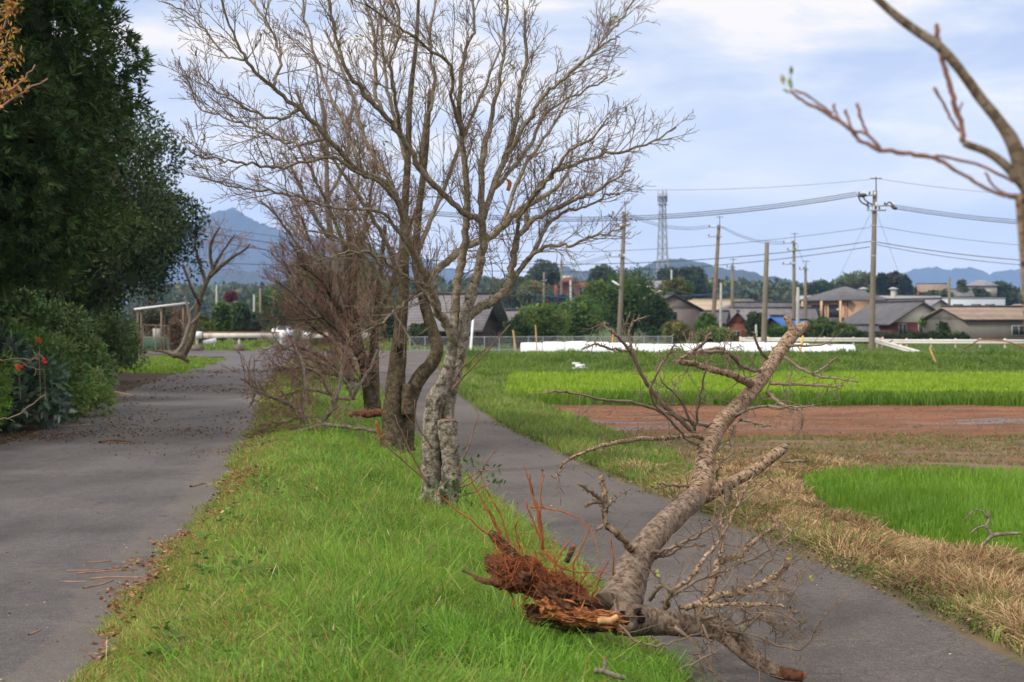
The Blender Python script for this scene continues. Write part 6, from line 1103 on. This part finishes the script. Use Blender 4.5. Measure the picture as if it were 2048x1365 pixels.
house('farmhouse', 'dark timber farmhouse with a mauve-grey roof and black gable behind the grey cherry', 'house', 908, 118, -22, 5.4, 4.2, 2.0, 1.9, 'gable', 'darkwood', 'tile_m', .9, wins=(('f', 2, .8, 1.7, 1.2),))
house('farmhouse', 'low outbuilding with a mauve-grey roof right of the black gable', 'house', 1030, 135, 5, 4, 3, 1.9, .9, 'gable', 'darkwood', 'tile_m', .4)
house('shed', 'low grey shed with a hipped roof in front of the maroon-walled house', 'shed', 1718, 158, -4, 3.3, 2.4, .95, .5, 'gable', 'greyboard', 'tile', .25)
house('house', 'distant brown-roofed house at the far right edge', 'house', 2040, 300, 0, 12, 10, 3.0, 2.4, 'hip', 'cream', 'brownroof', .5)
house('apartment_block', 'long red-brown building with a bright red corner frame on the wooded hill', 'building', 1162, 420, 3, 10.5, 8, 4.5, .3, 'flat', 'redbrown', 'redbrown', .1, z0=8.0, wins=(('f', -3, .8, 3.2, 1.6), ('f', 0, .8, 3.2, 1.6), ('f', 3, .8, 3.2, 1.6)))
b = np.array(at_px(1113, 415)); r = [o for o in scn.objects if o.name == 'apartment_block'][0]; m = MB((b[0], b[1], 8)); m.box(-.5, .2, -1, 1, -1, 5.8); m.box(.2, 4.2, -1, 1, 4.4, 5.4); m.build('red_frame', M['redwall'], r); m = MB((b[0], b[1], 8)); m.box(.7, 4.2, -1, 1, 5.4, 6.2); m.build('upper_wall', M['cream'], r)
house('temple', 'dark-roofed orange-red house on the skyline at the right', 'house', 1863, 420, -8, 7, 7, 3.2, 1.9, 'gable', 'redwall', 'brownroof', .6, z0=7.0)
house('house', 'grey-roofed house on the skyline between tree clumps', 'house', 1915, 400, 0, 6, 6, 2.6, 1.6, 'gable', 'greyboard', 'tile_m', .5, z0=6.0)
house('house', 'pale roof peeping over the hedge on the far right skyline', 'house', 1962, 430, 0, 7, 6, 2.6, 1.8, 'hip', 'cream', 'tile_l', .5, z0=9.2)
house('house', 'small white-walled house glimpsed left of the dark trees under the tower', 'house', 1310, 330, -20, 6, 6, 4.2, 1.4, 'gable', 'cream', 'tile_l', .4, z0=5.0)

# ------------------------------------------------------------------ middle-distance trees
def ptree(label, px, top, bottom, wpx, d, col, seed, L=.30, nc=None, npl=55, name='broadleaf_tree', cat='tree', two=None, flat=.85, group=None, ry=None, bmat='bark_dark', cr=None, trunk=None):
    x = (px - 1024) / F * d; zt = CH - (top - HY) / F * d; g = ground_at(x, d); zb = max(g, CH - (bottom - HY) / F * d); rx = wpx / 2 / F * d; rz = (zt - zb) / 2
    crr = cr or max(.35, min(rx, rz) * .30); rx_ = max(.2, rx - crr * .75); rz_ = max(.2, rz - crr * .6); nc = nc or int(24 + 10 * rx_ * rz_ / crr ** 2 * .55)
    nc = min(nc, 150); return leafy(name, label, cat, (x, d, g), (x, d, (zt + zb) / 2), (rx_, ry or rx_, rz_), nc, crr, npl, L * d / 150, L * .55 * d / 150, col, seed, 'leaf', trunk=trunk or max(.06, rx * .05), group=group, twocol=two, flat=flat, bmat=bmat, out=.55)
G1 = (.07, .13, .025); G2 = (.10, .165, .03); G3 = (.045, .075, .025); GO = (.13, .14, .035)
ptree('big round dark green tree behind the lamp pole', 1262, 532, 690, 170, 155, (.055, .105, .02), 401, two=(.085, .15, .025), npl=80)
ptree('bushy mid green tree left of the big round tree', 1158, 590, 692, 115, 140, G1, 402, two=G2, npl=70)
ptree('rounded green bush with yellow top beside the black gable', 1085, 596, 692, 120, 132, (.075, .135, .025), 403, two=(.15, .20, .03), npl=70)
ptree('low dark green bush right of the farmhouse wall', 1035, 632, 700, 66, 110, G3, 404, npl=60)
ptree('pale green bush rising between round tree and garden bushes', 1195, 560, 640, 70, 175, G2, 405)
ptree('dark green lower side of the thicket next to the board barn', 1310, 580, 690, 70, 152, (.045, .085, .02), 406)
ptree('orange-tinged tree just behind the board barn', 1352, 555, 610, 70, 210, (.13, .12, .04), 407, two=G1)
ptree('yellow-brown weedy bush at the foot of the board barn', 1352, 643, 690, 60, 140, (.17, .17, .05), 408)
ptree('low green bush between board barn and warehouse pole', 1412, 625, 690, 46, 150, G1, 409)
ptree('feathery green weeds below the slate-blue roof', 1428, 655, 694, 90, 138, (.12, .18, .04), 410, cr=.4)
ptree('dark clipped garden pine beside the brick shed', 1512, 622, 690, 46, 150, G3, 411, flat=.5)
ptree('green garden shrub in front of the blue tarpaulin', 1560, 650, 692, 70, 150, G1, 412)
ptree('layered garden pine left of the peach house', 1645, 634, 692, 66, 150, (.08, .125, .03), 413, flat=.45)
ptree('layered garden pine before the low grey shed', 1690, 645, 692, 50, 145, (.09, .14, .03), 414, flat=.45)
ptree('small cloud-pruned tree in front of the maroon wall', 1848, 636, 652, 16, 150, (.12, .2, .03), 415, nc=14, cr=.22)
ptree('dark shrub at the corner of the maroon wall and barn', 1893, 645, 694, 44, 146, G3, 416)
ptree('clipped hedge bush left of the big pole', 1715, 664, 692, 90, 138, (.03, .055, .02), 417, ry=.8, cr=.5)
ptree('clipped hedge bush right of the big pole', 1800, 664, 692, 110, 139, (.035, .06, .02), 418, ry=.8, cr=.5)
ptree('clipped dark hedge bush before the barn wall', 1870, 664, 692, 80, 139, (.035, .062, .02), 419, ry=.8, cr=.5)
ptree('dark low bush in front of the left barn window', 1918, 668, 694, 40, 139, G3, 420, cr=.4)
ptree('dark brown-green bushes behind the roadside shelter', 325, 600, 700, 150, 108, (.06, .06, .03), 460, two=(.11, .07, .04))
ptree('brown tangled dead vines hanging by the roadside shelter', 352, 625, 708, 40, 84, (.13, .085, .055), 461, L=.2, npl=35)
ptree('olive bush left of the lane just behind the first barrier', 408, 630, 690, 50, 125, (.10, .13, .03), 430)
ptree('dark upright clipped tree with a light green top', 443, 606, 690, 36, 135, (.035, .065, .018), 431, two=(.10, .19, .02), nc=70, npl=70, cr=.5)
ptree('dark green tree right of the clipped tree', 478, 598, 690, 44, 150, (.045, .08, .025), 432)
ptree('bluish green bush at the left of the lane', 505, 620, 690, 40, 160, (.06, .10, .045), 433)
ptree('small maroon-leaved tree showing above the lane hedge', 462, 587, 603, 26, 185, (.14, .04, .05), 434, nc=16, cr=.5)
ptree('tall light green tree beyond the lane bend', 540, 568, 690, 70, 230, (.11, .15, .04), 435, two=G1)
ptree('dark green tree over the minivan', 560, 600, 670, 50, 245, (.04, .06, .025), 436)
ptree('big olive-green tree behind the red-twigged row, left half', 625, 500, 692, 120, 150, (.10, .12, .035), 437, two=G1, npl=70)
ptree('big olive-green tree behind the red-twigged row, right half', 715, 465, 692, 130, 155, (.085, .11, .03), 438, two=(.12, .13, .04), npl=70)
ptree('dark green tree behind the knotty cherry', 780, 600, 694, 80, 140, (.05, .08, .025), 439)
ptree('yellow-green bush under the second barrier', 640, 640, 694, 60, 115, (.13, .18, .04), 440)
ptree('dark bushes left of the farmhouse roof', 850, 645, 694, 80, 116, G3, 441)
ptree('large pine with spreading flat crown on the wooded hill', 1090, 515, 590, 70, 380, (.055, .08, .04), 442, flat=.4)
ptree('broad tree on the hill right of the big cherry', 1040, 545, 620, 120, 360, (.085, .11, .04), 443, two=G3)
ptree('yellow-green tree below the spreading pine', 1065, 560, 620, 60, 350, (.14, .17, .05), 444)
ptree('dark netted grove below the red building', 1120, 590, 640, 110, 330, (.04, .065, .045), 445)
ptree('spiky treetop between red building and round tree', 1205, 528, 600, 60, 360, (.06, .085, .04), 446)
ptree('dark pine grove at the foot of the tower', 1340, 535, 610, 70, 380, (.04, .065, .035), 447)
ptree('rounded dark tree right of the tower', 1385, 528, 612, 80, 385, (.05, .08, .035), 448)
ptree('pale bamboo grove behind the peach house', 1700, 540, 620, 90, 420, (.12, .14, .06), 449)
ptree('brown-tinged tree in the grove behind the big pole', 1740, 545, 620, 70, 425, (.09, .085, .045), 450)
ptree('tall dark cedar right of the big pole', 1765, 545, 625, 26, 410, (.03, .05, .028), 451)
ptree('umbrella-crowned pine beside the second roof vent', 1790, 545, 575, 44, 415, (.07, .07, .045), 452, flat=.5)
ptree('pointed dark cedar at the right end of the grove', 1811, 552, 625, 26, 410, (.03, .055, .03), 453)
ptree('dark green grove left of the peach house roof', 1640, 560, 625, 80, 420, (.045, .075, .035), 454)
ptree('large dark round tree on the far right skyline', 2003, 562, 625, 66, 430, (.045, .08, .03), 455)
ptree('dark hedge-like trees left of the large round skyline tree', 1950, 576, 620, 70, 425, (.05, .08, .035), 456)
ptree('thin airy tree on the skyline behind the thin grey pole', 1925, 562, 600, 24, 400, (.10, .12, .07), 457, nc=20)
ptree('green bushes below the orange-red skyline house', 1875, 582, 610, 60, 395, (.06, .09, .035), 458)
def wood(name, label, x0, x1, y0, y1, top0, n, cr, col, seed, two):
    rs = np.random.RandomState(seed); x = rs.uniform(x0, x1, n); y = rs.uniform(y0, y1, n); px = 1024 + x / y * F; top = np.interp(px, *zip(*top0)); zt = CH - (top - HY) / F * y; zt = np.maximum(3, zt * rs.uniform(.72, 1.0, n))
    C, D, K = [], [], []; u = unit(rs, n * 55); k = np.repeat(np.arange(n), 55); fr = rs.uniform(-1, 0, n * 55) ** 1; R_ = cr * rs.uniform(.7, 1.3, n)
    P = np.stack([x[k], y[k], zt[k] - R_[k]], -1) + u * R_[k][:, None] * (1, 1, 1); lowm = rs.uniform(0, 1, len(k)) < .35; P[lowm, 2] -= rs.uniform(0, 1, lowm.sum()) * zt[k][lowm]
    cc = np.where(rs.uniform(0, 1, (n, 1)) < .3, np.array(two), np.array(col)) * (1 + rs.normal(0, .2, (n, 1))); cl = np.clip(cc[k] * (1 + rs.normal(0, .2, (len(k), 1))), .005, 1)
    tag(leafmesh(name, P, u + unit(rs, len(k)), cr * .42, cr * .3, cl, M['leaf'], None, rs), label, 'woods', kind='stuff')
wood('distant_woods', 'blue-green wooded hillside low on the horizon behind the left barrier', -150, 60, 560, 700, [(300, 575), (430, 570), (520, 572), (640, 560), (760, 555), (900, 560), (1030, 555), (1100, 560)], 620, 6.0, (.055, .08, .04), 500, (.10, .12, .05))
wood('distant_woods', 'long wooded rise behind the roofs on the right horizon', 30, 260, 500, 640, [(1000, 555), (1100, 560), (1250, 560), (1400, 560), (1500, 565), (1560, 562), (1620, 570), (1700, 560), (1800, 570), (1830, 590), (1900, 592), (1960, 585), (2048, 582), (2200, 580)], 700, 5.5, (.05, .078, .035), 501, (.10, .12, .05))

# ------------------------------------------------------------------ mountains and haze
def ridge(name, pts, d, mat, seed, depth=900, amp=1.0):
    px = np.linspace(pts[0][0], pts[-1][0], 260); py = np.interp(px, *zip(*pts)); top = CH - (py - HY) / F * d; top = top + amp * np.array([mnoise.noise(Vector((p * .05, seed, 0))) * 9 + mnoise.noise(Vector((p * .17, seed, 0))) * 5 + mnoise.noise(Vector((p * .6, seed, 0))) * 2.5 for p in px]) * d / 6000
    rows = []
    for k, (dy, f) in enumerate(((-depth, 0), (-depth * .75, .22), (-depth * .5, .45), (-depth * .3, .66), (-depth * .14, .84), (-depth * .04, .96), (0, 1), (depth * .15, .86), (depth * .5, .5), (depth, 0))):
        x = (px - 1024) / F * d; nz = np.array([mnoise.noise(Vector((p * .03, k * .7, seed))) for p in px]) if 0 < k < 6 else np.zeros(len(px))
        rows.append(np.stack([x, d + dy + nz * depth * .1, np.maximum(top * f * (1 + .12 * nz) - (1 - f) * 5, -5)], -1))
    V = np.concatenate(rows); n = len(px); R_ = len(rows); j, i = np.meshgrid(np.arange(n - 1), np.arange(R_ - 1)); b = (i * n + j).ravel()
    tag(mesh(name, V, np.stack([b, b + 1, b + n + 1, b + n], -1), mat, smooth=True), kind='structure')
M['mount'] = plain('forested_mountain', (.03, .04, .035), .95, .3, .006)
ridge('mountain', [(150, 645), (250, 540), (330, 480), (370, 452), (400, 434), (430, 424), (462, 417), (480, 423), (505, 440), (540, 455), (580, 466), (610, 468), (660, 478), (720, 490), (790, 505), (850, 522), (930, 545), (1010, 560), (1100, 640)], 5200, M['mount'], 1)
ridge('foothill', [(300, 640), (360, 570), (420, 545), (480, 542), (540, 548), (600, 545), (680, 552), (760, 556), (900, 566), (1000, 640)], 3000, M['mount'], 4, 500)
ridge('hill', [(1000, 640), (1030, 565), (1090, 540), (1130, 533), (1160, 542), (1200, 548), (1240, 545), (1275, 538), (1300, 527), (1325, 520), (1352, 516), (1385, 522), (1410, 527), (1450, 538), (1490, 541), (1520, 550), (1560, 556), (1600, 566), (1680, 600), (1740, 640)], 2900, M['mount'], 2, 500)
ridge('mountain', [(1640, 645), (1740, 590), (1790, 551), (1815, 543), (1850, 536), (1875, 534), (1890, 538), (1905, 541), (1920, 537), (1938, 534), (1955, 538), (1968, 543), (1977, 551), (1990, 545), (2010, 541), (2040, 538), (2100, 548), (2250, 640)], 6800, M['mount'], 3)
hzmat = bpy.data.materials.new('haze_air'); hzmat.use_nodes = True; t = hzmat.node_tree; t.nodes.clear(); o_ = t.nodes.new('ShaderNodeOutputMaterial'); pv = t.nodes.new('ShaderNodeVolumePrincipled')
pv.inputs['Color'].default_value = (.33, .53, 1.0, 1); pv.inputs['Density'].default_value = .00014; pv.inputs['Anisotropy'].default_value = 0.0; t.links.new(pv.outputs[0], o_.inputs['Volume'])
m = MB(); m.box(-9500, 9500, -400, 9500, -12, 640); hb = m.build('haze', hzmat); tag(hb, kind='stuff'); hb['label'] = 'thin blue haze filling the distance'; hb['category'] = 'haze'
for o in scn.objects:
    if o.name.startswith('ground'): pass
